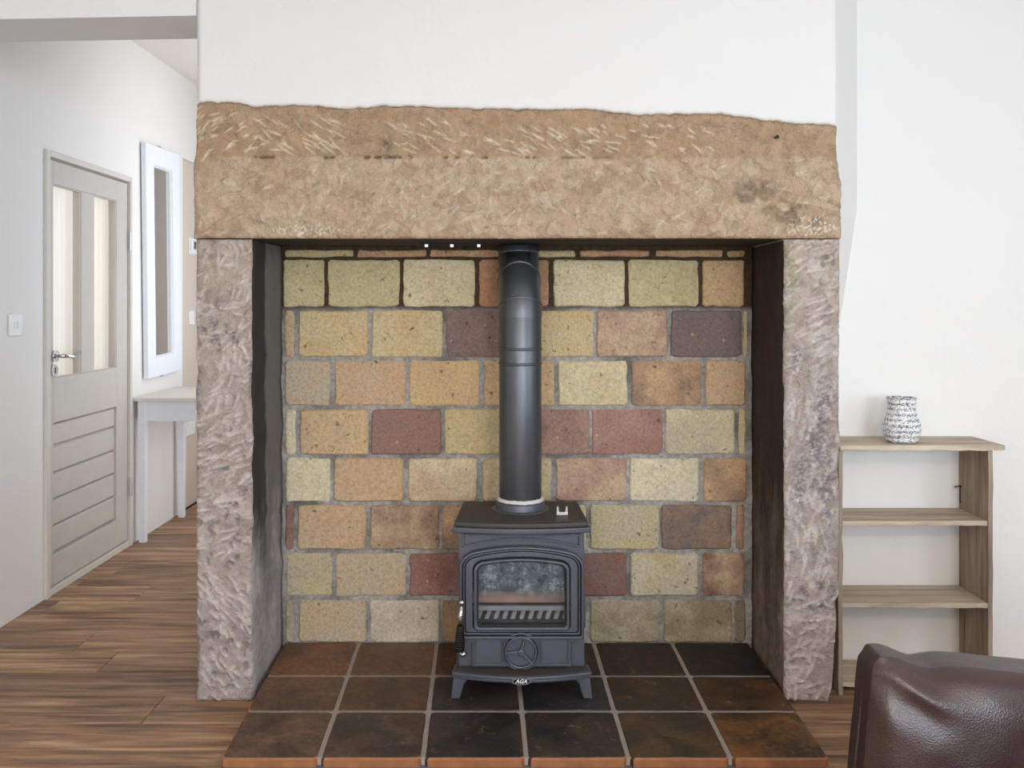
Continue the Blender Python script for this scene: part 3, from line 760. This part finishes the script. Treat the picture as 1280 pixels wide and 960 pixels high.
# ------------------------------------------------------------------ stove
SX = PX(652, 2.70); SY = 2.70
def u(p): return (p-652)*.002455
def zz(p): return H-(p-380)*.002455-HZ
stove = empty('wood_stove', (SX, SY, HZ)); tag(stove, 'small cast iron wood stove with arched glass door on the tiled hearth', 'stove')
I = M['iron']
# body: hollow casing
mb = MB(); bw = .193
mb.box(-bw, -bw+.014, .02, .285, .075, .506); mb.box(bw-.014, bw, .02, .285, .075, .506); mb.box(-bw+.014, bw-.014, .271, .285, .075, .506)
mb.box(-bw+.014, bw-.014, .02, .271, .075, .090); mb.box(-bw+.014, bw-.014, .02, .271, .49, .506)
mb.build('body', I, stove, bevel=.004)
# front plate above the door and around it
mb = MB(); hole = rrect(-.158, .158, .195, .45, .03, .01, .02)
mb.ring(rrect(-bw, bw, .09, .506, .004, .004), hole, XZ, .006, .02)
mb.build('front_plate', I, stove, bevel=.002)
def plate_outline(hw, yf, yc, yb, hwb, n=14):
    p = [(hwb, yb), (-hwb, yb)]
    for i in range(n+1):
        t = -1+2*i/n; p.append((hw*t, yf+(yc-yf)*(1-t*t)))
    return p
top = MB(); top.prism(plate_outline(.2135, -.002, -.026, .298, .200), XY, .503, .520); top.build('top_plate_rim', I, stove, bevel=.004)
top = MB(); top.prism(plate_outline(.206, .006, -.018, .294, .194), XY, .520, .5345); tp = top.build('top_plate', M['iron_top'], stove, bevel=.004)
top = MB(); top.ring([(x*.94, .14+(y-.14)*.86) for x, y in plate_outline(.206, .006, -.018, .294, .194)], [(x*.925, .14+(y-.14)*.835) for x, y in plate_outline(.206, .006, -.018, .294, .194)], XY, .534, .5355)
top.build('raised_border', M['iron_top'], tp)
# upper panel frame with arched lower edge
def panel(hw, zt, zb_, rise, n=16):
    p = [(-hw, zt), (hw, zt)]
    for i in range(n+1):
        t = 1-2*i/n; p.append((hw*t, zb_-rise*t*t))
    return p
mb = MB(); mb.ring(panel(.182, .499, .483, .026), panel(.176, .4945, .4875, .0235), XZ, -.004, .007); mb.build('upper_panel_frame', I, stove, bevel=.0015)
# door
def DO(k): return rrect(-.189+k, .189-k, .186+k, .466-k, max(.045-k, .012), .006, .026)
def WO(k): return rrect(-.146-k, .146+k, .211-k, .430+k, .026+k, .012+k, .015)
dr = MB().ring(DO(.0175), WO(.003), XZ, -.014, .005).build('door', I, stove, bevel=.003, seg=3); dr['label'] = 'cast iron stove door with arched window'
MB().ring(DO(0), DO(.0075), XZ, -.026, .005).build('door_rim', I, dr, bevel=.0035, seg=3)
MB().ring(DO(.0098), DO(.0153), XZ, -.017, .005).build('door_moulding', I, dr, bevel=.003, seg=3)
MB().ring(WO(0), rrect(-.136, .136, .221, .422, .022, .010, .014), XZ, -.026, .005).build('window_frame', I, dr, bevel=.0045, seg=3)
mb = MB(); mb.ring(rrect(-.137, .137, .220, .423, .022, .010, .014), rrect(-.132, .132, .226, .417, .020, .008, .013), XZ, -.012, .003); mb.build('window_gasket', M['iron_dark'], dr, bevel=.0015)
mb = MB(); mb.prism(rrect(-.137, .137, .221, .423, .022, .01, .014), XZ, .000, .003); mb.build('window_glass', M['stove_glass'], dr)
# lower air-inlet panel, stepped out of the door
mb = MB(); mb.prism([(-.152, .096), (.152, .096), (.152, .168), (.170, .178), (.170, .192), (-.170, .192), (-.170, .178), (-.152, .168)], XZ, -.012, .008); lp = mb.build('air_panel', I, stove, bevel=.003)
for s in (-1, 1):
    o_ = rrect(-.144 if s < 0 else .058, -.058 if s < 0 else .144, .104, .186, .005); i_ = rrect(-.140 if s < 0 else .062, -.062 if s < 0 else .140, .108, .182, .004)
    mb = MB(); mb.ring(o_, i_, XZ, -.018, -.011); mb.build('panel_moulding', I, lp, bevel=.0015)
wc = (u(651), zz(811.5))
circ = lambda r, n=40: [(wc[0]+r*math.cos(2*math.pi*i/n), wc[1]+r*math.sin(2*math.pi*i/n)) for i in range(n)]
mb = MB(); mb.ring(circ(.058), circ(.052), XZ, -.021, -.011); mb.build('wheel_surround', I, lp, bevel=.003, seg=3)
mb = MB(); mb.prism(circ(.049), XZ, -.016, -.011); wh = mb.build('air_wheel', I, stove, bevel=.002); wh['label'] = 'round three-spoked air control wheel'
mb = MB(); mb.ring(circ(.0495), circ(.043), XZ, -.029, -.015); mb.build('wheel_rim', I, wh, bevel=.003)
for a in (73, 183, -44):
    a = math.radians(a); c_, s_ = math.cos(a), math.sin(a)
    pts = [(wc[0]+c_*d-s_*q, wc[1]+s_*d+c_*q) for d, q in ((0, -.0065), (.045, -.003), (.045, .003), (0, .0065))]
    mb = MB(); mb.prism(pts, XZ, -.028, -.015); mb.build('spoke', I, wh, bevel=.002)
mb = MB(); mb.prism([(wc[0]+.010*math.cos(2*math.pi*i/16), wc[1]+.010*math.sin(2*math.pi*i/16)) for i in range(16)], XZ, -.032, -.015); mb.build('hub', I, wh, bevel=.003)
# ash lip
def lip(hw, yf, yc): return plate_outline(hw, yf, yc, .02, hw-.006)
mb = MB(); mb.prism(lip(.212, -.040, -.078), XY, .082, .0925); mb.prism(lip(.208, -.034, -.072), XY, .072, .082)
lipo = mb.build('ash_lip', I, stove, bevel=.003)
MB().prism(lip(.203, -.030, -.066), XY, .0925, .0932).build('lip_top', M['iron_top'], lipo)
# badge
bz = .082; by_ = -.082
el = lambda a, b, n=32: [(u(651)+a*math.cos(2*math.pi*i/n), bz+b*math.sin(2*math.pi*i/n)) for i in range(n)]
mb = MB(); mb.prism(el(.0275, .0092), XZ, by_, by_+.01); bd = mb.build('badge', M['black'], stove); bd['label'] = 'black oval badge with chrome rim and white letters'
mb = MB(); mb.ring(el(.0285, .0102), el(.0255, .0078), XZ, by_-.0015, by_+.008); mb.build('badge_rim', M['chrome'], bd)
cu = bpy.data.curves.new('lettering', 'FONT'); cu.body = 'AGA'; cu.size = .0165; cu.extrude = .0004; cu.shear = .35; cu.align_x = 'CENTER'; cu.align_y = 'CENTER'; cu.offset = .0003
to = bpy.data.objects.new('tmp', cu); C.objects.link(to); bpy.context.view_layer.update()
me = bpy.data.meshes.new_from_object(to.evaluated_get(bpy.context.evaluated_depsgraph_get())); bpy.data.objects.remove(to)
me.materials.clear(); lt = mesh_obj('lettering', me, M['white_plastic'], bd); lt.location = (u(651), by_-.0008, bz); lt.rotation_euler = (math.pi/2, 0, 0)
# legs
for sx in (-1, 1):
    for yy in (.0, .25):
        mb = MB(); 
        t0 = [(sx*.150, yy-.012), (sx*.207, yy-.016), (sx*.207, yy+.03), (sx*.150, yy+.03)]
        t1 = [(sx*.176, yy-.014), (sx*.211, yy-.018), (sx*.211, yy+.024), (sx*.176, yy+.024)]
        t2 = [(sx*.188, yy-.015), (sx*.216, yy-.019), (sx*.216, yy+.020), (sx*.188, yy+.020)]
        vs = [(x, y, .074) for x, y in t0]+[(x, y, .045) for x, y in t1]+[(x, y, 0.001) for x, y in t2]
        mb.add(vs, [(0, 1, 2, 3), (11, 10, 9, 8)]+[(k*4+i, k*4+(i+1) % 4, k*4+4+(i+1) % 4, k*4+4+i) for k in range(2) for i in range(4)])
        mb.build('leg', I, stove, bevel=.003)
# door handle
hx_ = u(578)
hd = MB().tube([(hx_, -.010, zz(749)), (hx_, -.038, zz(749))], .006, 12).tube([(hx_, -.034, zz(748)), (hx_, -.046, zz(748))], [.009, .007], 12).build('door_handle', M['chrome'], stove, smooth=True); hd['label'] = 'chrome door handle with black ribbed grip'
MB().tube([(hx_, -.036, zz(752)), (hx_-.003, -.040, zz(764)), (hx_-.004, -.042, zz(777))], [.0055, .0075, .0085], 12).build('shaft', M['chrome'], hd, smooth=True)
path = []; rad = []
for i in range(45):
    t = i/44; path.append((hx_-.004-.003*t, -.042-.002*t, zz(776)+(zz(808)-zz(776))*t)); rad.append((.010+.0065*t**.8)*(1 if t < .9 else math.sqrt(max(.05, 1-((t-.9)/.1)**2)))+(.0013 if i % 4 < 2 and t < .85 else 0))
MB().tube(path, rad, 16).build('grip', M['black'], hd)
MB().lathe([(.002, -.010), (.009, -.007), (.012, 0), (.009, .007), (.002, .010)], hx_+.003, -.020, 16).build('knob', M['chrome'], stove, smooth=True).location.z = zz(814)
MB().tube([(hx_+.003, .008, zz(814)), (hx_+.003, -.014, zz(814))], .006, 10).build('knob_stem', M['chrome'], stove)
# hinge strip at the right, outside the casing
MB().box(bw, bw+.006, .03, .05, .20, .30).build('hinge_lug', I, stove, bevel=.002)
# firebox furniture seen through the glass
MB().box(-.175, .175, .235, .268, .092, .40).build('firebrick', M['ash_brick'], stove, bevel=.004)
MB().box(-.178, .178, .095, .125, .255, .292).build('log_guard', M['guard'], stove, bevel=.004)
MB().box(-.178, .178, .040, .055, .249, .264).build('retaining_bar', M['bar'], stove, bevel=.003)
MB().box(-.178, .178, .030, .24, .205, .222).build('grate', M['iron_dark'], stove, bevel=.003)
for i in range(11):
    x = -.135+i*.027
    mb = MB(); mb.add([(x-.008, .045, .222), (x+.006, .045, .222), (x+.016, .06, .244), (x+.002, .06, .244), (x-.008, .075, .222), (x+.006, .075, .222), (x+.016, .075, .244), (x+.002, .075, .244)],
                      [(0, 1, 2, 3), (7, 6, 5, 4), (0, 4, 5, 1), (3, 2, 6, 7), (0, 3, 7, 4), (1, 5, 6, 2)])
    mb.build('grate_tooth', M['bar'], stove, bevel=.002)
# collar
MB().lathe([(.094, .5343), (.094, .536), (.090, .538), (.082, .5375), (.080, .539), (.080, .556), (.077, .561), (.071, .561)], PX(650.5, 2.89)-SX, .19, 48).build('flue_collar', I, stove, smooth=True, bevel=.001)

# flue pipe
PXc = PX(650.5, 2.89); PR = .0695
fz = HZ+.561
fp = empty('flue_pipe', (PXc, 2.89, fz)); tag(fp, 'black enamelled flue pipe rising from the stove to the lintel', 'flue pipe')
def fpz(y, d=2.82): return PZ(y, d)-fz
zk = 1.236-fz
MB().lathe([(PR, 0), (PR, zk)], 0, 0, 64).build('lower_pipe', M['pipe'], fp, smooth=True, bevel=.001)
# mitred bend leaning back to the fireback
ox, oy = PX(648, 3.055)-PXc, .167-.0
zt = 1.402-fz; ztop = zl-fz-.004
n = 64; v = []; f = []
def ringpts(cx, cy, z, r, tilt):
    return [(cx+r*math.cos(2*math.pi*i/n), cy+r*math.sin(2*math.pi*i/n), z+tilt*r*math.sin(2*math.pi*i/n)) for i in range(n)]
for (cx, cy, z, r, ti) in ((0, 0, zk-.03, PR+.0012, 0), (0, 0, zk+.005, PR+.0012, -.42), (ox*.5, oy*.5, (zk+zt)/2, PR+.0012, -1.0), (ox, oy, zt, PR+.0012, -.42), (ox, oy, zt+.022, PR+.0012, 0)):
    v += ringpts(cx, cy, z, r, ti)
for j in range(4):
    f += [(j*n+i, j*n+(i+1) % n, (j+1)*n+(i+1) % n, (j+1)*n+i) for i in range(n)]
MB().add(v, f).build('elbow', M['pipe'], fp, smooth=True)
for cx, cy, z, ti in ((0, 0, zk+.005, -.42), (ox*.5, oy*.5, (zk+zt)/2, -1.0)):
    a = ringpts(cx, cy, z-.004, PR+.0012, ti); b = ringpts(cx, cy, z, PR+.004, ti); c = ringpts(cx, cy, z+.004, PR+.0012, ti)
    MB().add(a+b+c, [(j*n+i, j*n+(i+1) % n, (j+1)*n+(i+1) % n, (j+1)*n+i) for j in range(2) for i in range(n)]).build('elbow_seam', M['pipe'], fp, smooth=True)
MB().lathe([(PR-.001, zt+.01), (PR-.001, ztop)], ox, oy, 64).build('upper_pipe', M['pipe'], fp, smooth=True)
for z0, cx, cy in ((fpz(437), 0, 0), (fpz(456), 0, 0), (ztop-.02, ox, oy)):
    MB().lathe([(PR-.001, z0-.005), (PR+.0025, z0-.003), (PR+.0032, z0), (PR+.0025, z0+.003), (PR-.001, z0+.005)], cx, cy, 64, cap=False).build('joint_band', M['pipe'], fp, smooth=True)
m_ = MB(); prof = []
m_.lathe([(PR-.001, 0), (PR+.008, .001), (PR+.009, .004), (PR+.004, .009), (PR-.001, .012)], 0, 0, 64, cap=False)
rr = random.Random(2); m_.v = [(x*(1+rr.uniform(-.012, .012)), y*(1+rr.uniform(-.012, .012)), z+rr.uniform(-.001, .0015)) for x, y, z in m_.v]
m_.build('cement_seal', M['cement'], fp, smooth=True)

# clip lying on the stove
kx, kz, ky = PX(702.5, 2.80), HZ+.5350, 2.792
kp = empty('metal_clip', (kx, ky, kz)); tag(kp, 'small silver two-pronged metal clip lying on the stove top', 'clip')
MB().prism([(-.019, 0), (.019, 0), (.018, .010), (-.018, .010)], XZ, -.005, .006).build('base', M['steel'], kp, bevel=.0015)
for s in (-1, 1):
    MB().prism([(s*.018, .009), (s*.009, .009), (s*.012, .028), (s*.017, .028)], XZ, -.004, .005).build('prong', M['steel'], kp, bevel=.0012)

# ------------------------------------------------------------------ bookcase and vase
bc = empty('bookcase', (1.30, 2.81, 0)); tag(bc, 'low open bookcase of weathered boards beside the stone upright', 'bookcase')
by0, by1 = 2.812-2.81, 2.996-2.81
def board(name, x0, x1, y0, y1, z0, z1, mat, par, seed=0):
    rs = random.Random(seed); mb = MB(); nn = 14; vs = []
    L = (x1-x0) > (z1-z0)
    for i in range(nn+1):
        t = i/nn; a = rs.uniform(-.0022, .0022); b = rs.uniform(-.0015, .0015)
        if L:
            x = x0+(x1-x0)*t; vs += [(x, y0+a, z0+b), (x, y1, z0), (x, y1, z1), (x, y0+a, z1+b*.3)]
        else:
            z = z0+(z1-z0)*t; vs += [(x0+b, y0+a, z), (x0, y1, z), (x1, y1, z), (x1+b, y0+a, z)]
    fs = [(0, 1, 2, 3), tuple(nn*4+q for q in (3, 2, 1, 0))]+[(i*4+q, i*4+(q+1) % 4, i*4+4+(q+1) % 4, i*4+4+q) for i in range(nn) for q in range(4)]
    mb.add(vs, fs); return mb.build(name, mat, par, bevel=.0015)
XO = 1.30
xl, xr = 1.051-XO, 1.545-XO
board('side_panel', xl, xl+.014, by0, by1, .0005, .784, M['shelf_z'], bc, 1)
rp = board('side_panel', xr-.015, xr, by0, by1, .0005, .784, M['shelf_z'], bc, 2)
board('top_board', 1.050-XO, 1.576-XO, by0-.016, by1, .784, .800, M['shelf_x'], bc, 3)
for i, z in enumerate((.556, .293, .040)):
    board('shelf', xl+.014, xr-.015, by0+.004, by1, z-.016, z, M['shelf_x'], bc, 4+i)
hk = MB().tube([(xr-.015, by1-.016, .632), (xr-.036, by1-.016, .632), (xr-.036, by1-.016, .626)], .0022, 8).tube([(xr-.016, by1-.01, .575), (xr-.016, by1-.01, .636)], .002, 8).build('hook', M['iron_dark'], bc)

vx, vy = PX(1127, 2.862), 2.862
prof = []
keys = [(0, .040), (.006, .047), (.03, .0565), (.05, .058), (.066, .055), (.085, .047), (.10, .043), (.12, .042), (.138, .0435), (.146, .045)]
for i in range(97):
    z = .146*i/96; r = np.interp(z, [k[0] for k in keys], [k[1] for k in keys])
    prof.append((r+.0013*abs(math.sin(math.pi*z/.0175)), z))
prof += [(.041, .1465), (.038, .142), (.037, .10), (.045, .06), (.040, .012), (.001, .010)]
va = MB().lathe(prof, 0, 0, 72).build('vase', M['vase'], smooth=True, loc=(vx, vy, .8008))
tag(va, 'white and black textured ceramic vase on top of the bookcase', 'vase')
bpy.data.objects['vase'].modifiers.clear()

# ------------------------------------------------------------------ door in the left wall
d1 = empty('door_1', (XL, dy0, 0)); tag(d1, 'taupe panelled door with two tall glass panes in the left wall', kind='structure')
def Yd(px): return F*-XL/(637-px)-dy0      # position along the wall of a pixel column
W_ = dy1-dy0
fw = .034
def wb(name, y0, y1, z0, z1, x0, x1, mat, par, **k): return MB().box(x0, x1, y0, y1, z0, z1).build(name, mat, par, **k)
mb = MB(); mb.box(-.10, .012, 0, fw, 0, dz1); mb.box(-.10, .012, W_-.022, W_, 0, dz1); mb.box(-.10, .012, fw, W_-.022, dz1-.026, dz1)
mb.build('door_frame', M['frame_paint'], d1, bevel=.003)
wb('threshold', fw, W_-.022, .0005, .030, -.10, .006, M['frame_paint'], d1, bevel=.002)
leaf = empty('door_leaf', (0, 0, 0)); leaf.parent = d1
ly0, ly1, lz0, lz1 = fw+.005, W_-.026, .035, dz1-.036
DX0, DX1 = -.046, -.004
p1a, p1b, p2a, p2b = Yd(68), Yd(103), Yd(119), Yd(147)
pz0, pz1 = .930, 1.768
sy0, sy1 = Yd(73), Yd(155)
mb = MB()
mb.box(DX0, DX1, ly0, p1a, lz0, lz1); mb.box(DX0, DX1, p2b, ly1, lz0, lz1)
mb.box(DX0, DX1, p1a, p2b, pz1, lz1); mb.box(DX0, DX1, p1b, p2a, pz0, pz1)
mb.box(DX0, DX1, p1a, p2b, .735, pz0); mb.box(DX0, DX1, p1a, p2b, lz0, .165)
mb.build('stile_frame', M['door_paint'], leaf, bevel=.003)
for a, b in ((p1a, p1b), (p2a, p2b)):
    pn = wb('pane', a+.002, b-.002, pz0+.002, pz1-.002, -.022, -.018, M['glass'], leaf)
    mb = MB(); t_ = .005
    mb.ring([(a, pz0), (b, pz0), (b, pz1), (a, pz1)], [(a+t_, pz0+t_), (b-t_, pz0+t_), (b-t_, pz1-t_), (a+t_, pz1-t_)], YZ, -.017, -.008)
    mb.build('glazing_bead', M['door_paint'], leaf, bevel=.002)
zs = [.735, .633, .514, .399, .284, .169]
for i in range(5):
    zt_, zb2 = zs[i]-.0025, zs[i+1]+.0025
    mb = MB(); ch = .008
    ylo, yhi = p1a+.001, p2b-.001
    xa, xb2 = -.040, -.014
    vs = [(xa, ylo, zb2), (xa, yhi, zb2), (xa, yhi, zt_), (xa, ylo, zt_), (xb2-.010, ylo, zb2), (xb2-.010, yhi, zb2), (xb2-.010, yhi, zt_), (xb2-.010, ylo, zt_), (xb2, ylo+ch, zb2+ch), (xb2, yhi-ch, zb2+ch), (xb2, yhi-ch, zt_-ch), (xb2, ylo+ch, zt_-ch)]
    mb.add(vs, [(3, 2, 1, 0), (8, 9, 10, 11)]+[(k*4+q, k*4+(q+1) % 4, k*4+4+(q+1) % 4, k*4+4+q) for k in range(2) for q in range(4)])
    mb.build('slat', M['door_paint'], leaf)
# pleated net curtain behind the glass
mb = MB(); n = 90
for i in range(n+1):
    y = p1a-.02+(p2b-p1a+.04)*i/n; x = -.060+.004*math.sin(i*.9)
    mb.v += [(x, y, pz0-.02), (x, y, pz1+.02)]
for i in range(n): mb.f.append((i*2, i*2+1, i*2+3, i*2+2)); mb.mi.append(0)
mb.build('net_curtain', M['curtain'], d1, smooth=True)
# lever handle, keyhole plate, hinges
def Zd(px, py): return H-(py-380)*-XL/(637-px)
hy, hz = Yd(69), Zd(69, 445)
def disc(name, y, z, r, x0, x1, par, mat): return MB().prism([(y+r*math.cos(2*math.pi*i/28), z+r*math.sin(2*math.pi*i/28)) for i in range(28)], YZ, x0, x1).build(name, mat, par, bevel=.002)
lv = disc('lever_handle', hy, hz, .026, DX1, DX1+.010, d1, M['chrome']); lv['label'] = 'chrome lever handle on a round rose'
MB().tube([(DX1+.008, hy, hz), (DX1+.045, hy, hz), (DX1+.052, hy+.02, hz), (DX1+.052, hy+.065, hz-.008), (DX1+.052, hy+.10, hz+.004), (DX1+.052, hy+.125, hz+.010)], [.009, .009, .009, .009, .008, .006], 12).build('lever', M['chrome'], lv, smooth=True)
kh = disc('keyhole_plate', Yd(68), Zd(68, 463), .026, DX1, DX1+.008, d1, M['chrome'])
wb('keyhole', Yd(68)-.004, Yd(68)+.004, Zd(68, 463)-.012, Zd(68, 463)+.012, DX1+.008, DX1+.009, M['black'], kh)
for zq in (1.575, .31):
    MB().tube([(.012, ly1+.004, zq-.048), (.012, ly1+.004, zq+.048)], .008, 12).build('hinge', M['steel'], d1)
# dark backing beyond the door (the room behind it)
tag(MB().box(XL-.9, XL-.88, dy0-.3, dy1+.3, 0, ZC).box(XL-.9, XL-.12, dy0-.32, dy0-.3, 0, ZC).box(XL-.9, XL-.12, dy1+.3, dy1+.32, 0, ZC).build('wall_beyond', M['wall']), kind='structure')

# switches, thermostat on the left wall
def wall_plate(name, y, z, wy, hz_, x, label, cat, rocker):
    e = empty(name, (x, y, z)); tag(e, label, cat)
    MB().prism(rrect(-wy/2, wy/2, -hz_/2, hz_/2, .006), YZ, 0, .009).build('plate', M['white_plastic'], e, bevel=.002)
    if rocker:
        for r in rocker: MB().box(.009, .0125, r[0], r[1], r[2], r[3]).build('rocker', M['white_plastic'], e, bevel=.001)
    return e
wall_plate('light_switch', F*-XL/619, Zd(18, 406), .086, .086, XL, 'white double light switch on the wall beside the panelled door', 'switch', [(-.018, -.004, -.014, .014), (.006, .020, -.014, .014)])
xr_ = XL-.02
Yr = lambda px: F*-xr_/(637-px)
th = wall_plate('thermostat', Yr(239), H+(380-308)*-xr_/(637-239), .10, .108, xr_, 'white wall thermostat with grey display on the beige wall', 'thermostat', None)
MB().box(.009, .022, -.042, .042, -.046, .046).build('housing', M['white_plastic'], th, bevel=.004)
MB().box(.022, .0232, -.014, .026, -.018, .030).build('display', M['screen'], th)
wall_plate('wall_switch', Yr(238.5), H-(397-380)*-xr_/(637-238.5), .086, .086, xr_, 'white single switch below the thermostat on the beige wall', 'switch', [(-.010, .010, -.018, .018)])
wall_plate('power_socket', Yr(237), H-(535-380)*-xr_/(637-237), .146, .086, xr_, 'white power socket on the beige wall under the small table', 'socket', [(-.05, -.036, .012, .034), (.036, .05, .012, .034)])

# mirror
mh = 1.262; mw = .475
my, mz = 4.93, 1.486
mr = empty('wall_mirror', (XL+.004, my, mz)); mr.rotation_euler = (math.radians(1.6), 0, 0); tag(mr, 'tall narrow white framed mirror hung on wall between door and table', 'mirror')
t1, t2 = .106, .108
oq = [(-mw/2, -mh/2), (mw/2, -mh/2), (mw/2, mh/2), (-mw/2, mh/2)]
iq = [(-mw/2+t1, -mh/2+t1), (mw/2-t1, -mh/2+t1), (mw/2-t1, mh/2-t2), (-mw/2+t1, mh/2-t2)]
MB().ring(oq, iq, YZ, .002, .030).build('mirror_frame', M['gloss_white'], mr, bevel=.003)
i2 = [(p[0]+(.007 if p[0] < 0 else -.007), p[1]+(.007 if p[1] < 0 else -.007)) for p in iq]
MB().ring(iq, i2, YZ, .004, .022).build('inner_bead', M['gloss_white'], mr, bevel=.003)
MB().box(.005, .010, iq[0][0]+.002, iq[1][0]-.002, iq[0][1]+.002, iq[2][1]-.002).build('mirror_glass', M['mirror'], mr)
for s in (-1, 1):
    MB().box(0, .012, -.012, .012, s*mh/2-.012, s*mh/2+.014).build('fixing_clip', M['steel'], mr, bevel=.001)

# small console table
tb = empty('console_table', (XL+.22, 4.90, 0)); tag(tb, 'small white painted side table standing under the tall mirror', 'table')
GW = M['gloss_white']
x0, x1, y0, y1 = -.212, .212, -.32, .30
MB().box(x0, x1, y0, y1, .742, .762).build('table_top', simple('limed_top', S(222, 214, 204), .4, nscale=12, bump=.1), tb, bevel=.004)
for a, b, c, d in ((x0+.035, x1-.035, y0+.024, y0+.042), (x0+.035, x1-.035, y1-.042, y1-.024)): MB().box(a, b, c, d, .637, .742).build('apron', GW, tb, bevel=.001)
for a in (x0+.020, x1-.038): MB().box(a, a+.018, y0+.045, y1-.045, .637, .742).build('apron', GW, tb, bevel=.001)
for sx in (0, 1):
    for sy in (0, 1):
        cx = x0+.035 if sx == 0 else x1-.035; cy = y0+.038 if sy == 0 else y1-.038
        mb = MB(); a, b = .021, .0165
        mb.add([(cx-b, cy-b, .0005), (cx+b, cy-b, .0005), (cx+b, cy+b, .0005), (cx-b, cy+b, .0005), (cx-a, cy-a, .742), (cx+a, cy-a, .742), (cx+a, cy+a, .742), (cx-a, cy+a, .742)], [(3, 2, 1, 0), (4, 5, 6, 7), (0, 1, 5, 4), (1, 2, 6, 5), (2, 3, 7, 6), (3, 0, 4, 7)])
        mb.build('leg', GW, tb, bevel=.002)

# ------------------------------------------------------------------ leather sofa along the right, its far arm towards the hearth
SDY = 1.70
so = empty('leather_sofa', (1.15, .80, 0)); tag(so, 'brown leather sofa with a plump creased arm in front of the hearth', 'sofa')
def pillow(name, cx, cy, cz, w, d, h, parent, seed, puff=.5, horn=.02, n=44):
    """plump leather cushion: rounded box with raised corners and gathered folds"""
    bm = bmesh.new(); bmesh.ops.create_cube(bm, size=2); bmesh.ops.subdivide_edges(bm, edges=bm.edges[:], cuts=n, use_grid_fill=True)
    P = np.array([v.co[:] for v in bm.verts])
    x, y, z = P.T
    # squircle cross-section: thickness falls off to the seams
    fx = np.clip(1-np.abs(x)**5, 0, 1); fz_ = np.clip(1-np.abs(z)**5, 0, 1)
    th = .34+.66*np.sqrt(fx*fz_)
    X = x*w/2; Z = z*h/2; Y = y*d/2*th
    # rounded outline
    cr = np.maximum(0, np.abs(x)-.9)/.1*np.maximum(0, np.abs(z)-.85)/.15
    X -= np.sign(x)*cr*.012; Z -= np.sign(z)*cr*.010
    hornm = (np.abs(x)**6)
    Z += horn*hornm*(z > 0)*np.clip(z, 0, 1)**2
    Z += np.where(np.abs(z) > .6, .010*(fbm(X*9+seed, Y*9, seed)-.5)*2*np.sign(z)*0+.012*(fbm(X*7+seed, Y*7+3, seed)-.5), 0)
    # folds radiating from the upper corners
    for sx in (-1, 1):
        dx = (X-sx*w/2)*-sx; dz = h/2-Z; r = np.hypot(dx, dz)+1e-6; a = np.arctan2(dz, dx)
        env = np.exp(-((r-.085)/.06)**2)
        Y += np.sign(y)*(np.abs(y) > .5)*env*(.008*np.sin(a*7+seed+r*18)+.004*np.sin(a*13+2))
        Z += -.014*np.exp(-((dx-.10)/.035)**2)*np.clip(z, 0, 1)**4
    Y += np.sign(y)*.010*(fbm(X*5+seed, Z*5+1, seed+4)-.5)*2
    for v_, p in zip(bm.verts, np.stack([X, Y, Z], -1)): v_.co = p
    me = bpy.data.meshes.new(name); bm.to_mesh(me); bm.free()
    o = mesh_obj(name, me, M['leather'], parent, loc=(cx, cy, cz), smooth=True)
    s = o.modifiers.new('sub', 'SUBSURF'); s.levels = 1; s.render_levels = 1
    return o
ax0 = PX(1068, SDY)-1.15
arm = pillow('arm_pad', ax0+.42, SDY-.80, .326, .84, .20, .43, so, 3, horn=.014); arm.rotation_euler = (0, .092, 0)
MB().tube([(-.414, .0, -.20), (-.420, .0, 0.0), (-.414, .0, .185)], .005, 8).build('piping', M['seam'], arm, smooth=True)
pillow('arm_pad', ax0+.42, -.90, .395, .84, .20, .43, so, 5, horn=.03)
MB().box(ax0+.10, ax0+.86, -.96, .93, .09, .30).build('sofa_base', M['leather'], so, bevel=.03, seg=4)
for k in range(2):
    b = pillow('seat_cushion', ax0+.38, -.40+k*.78, .335, .62, .77, .17, so, 9+k, horn=0, n=16)
    pillow('back_cushion', ax0+.76, -.40+k*.81, .60, .80, .20, .48, so, 13+k, horn=.02, n=20).rotation_euler = (0, 0, math.pi/2)
MB().box(ax0+.80, ax0+.92, -.93, .93, .10, .74).build('back_frame', M['leather'], so, bevel=.03, seg=4)
for sx in (.16, .80):
    for sy in (-.86, .84):
        MB().lathe([(.018, .0005), (.026, .095)], ax0+sx, sy, 16).build('foot', M['foot_wood'], so)

# ------------------------------------------------------------------ unseen ceiling pendant, added for warm light on the upper walls
pl = empty('fill_pendant_lamp', (.6, -.7, ZC)); tag(pl, 'added cream fabric pendant lamp out of view, warming the upper walls', 'lamp')
MB().lathe([(.05, -.025), (.05, -.0005)], 0, 0, 24).build('ceiling_rose', M['gloss_white'], pl, bevel=.003)
MB().tube([(0, 0, -.02), (0, 0, -.30)], .004, 8).build('cord', M['white_plastic'], pl)
tS = NT('lamp_shade_fabric'); tS.set(S(240, 228, 205), .9); tS.put(tS.p.inputs['Emission Color'], (1.0, .80, .58, 1)); tS.p.inputs['Emission Strength'].default_value = 3.0
mb = MB(); mb.lathe([(.20, -.52), (.14, -.30), (.137, -.30), (.197, -.52), (.20, -.52)], 0, 0, 40, cap=False); mb.build('lamp_shade', tS.m, pl, smooth=False)
bl = bpy.data.lights.new('fill_bulb', 'POINT'); bl.energy = 55; bl.color = (1.0, .80, .58); bl.shadow_soft_size = .06
bo = bpy.data.objects.new('fill_bulb', bl); C.objects.link(bo); bo.parent = pl; bo.location = (0, 0, -.47)
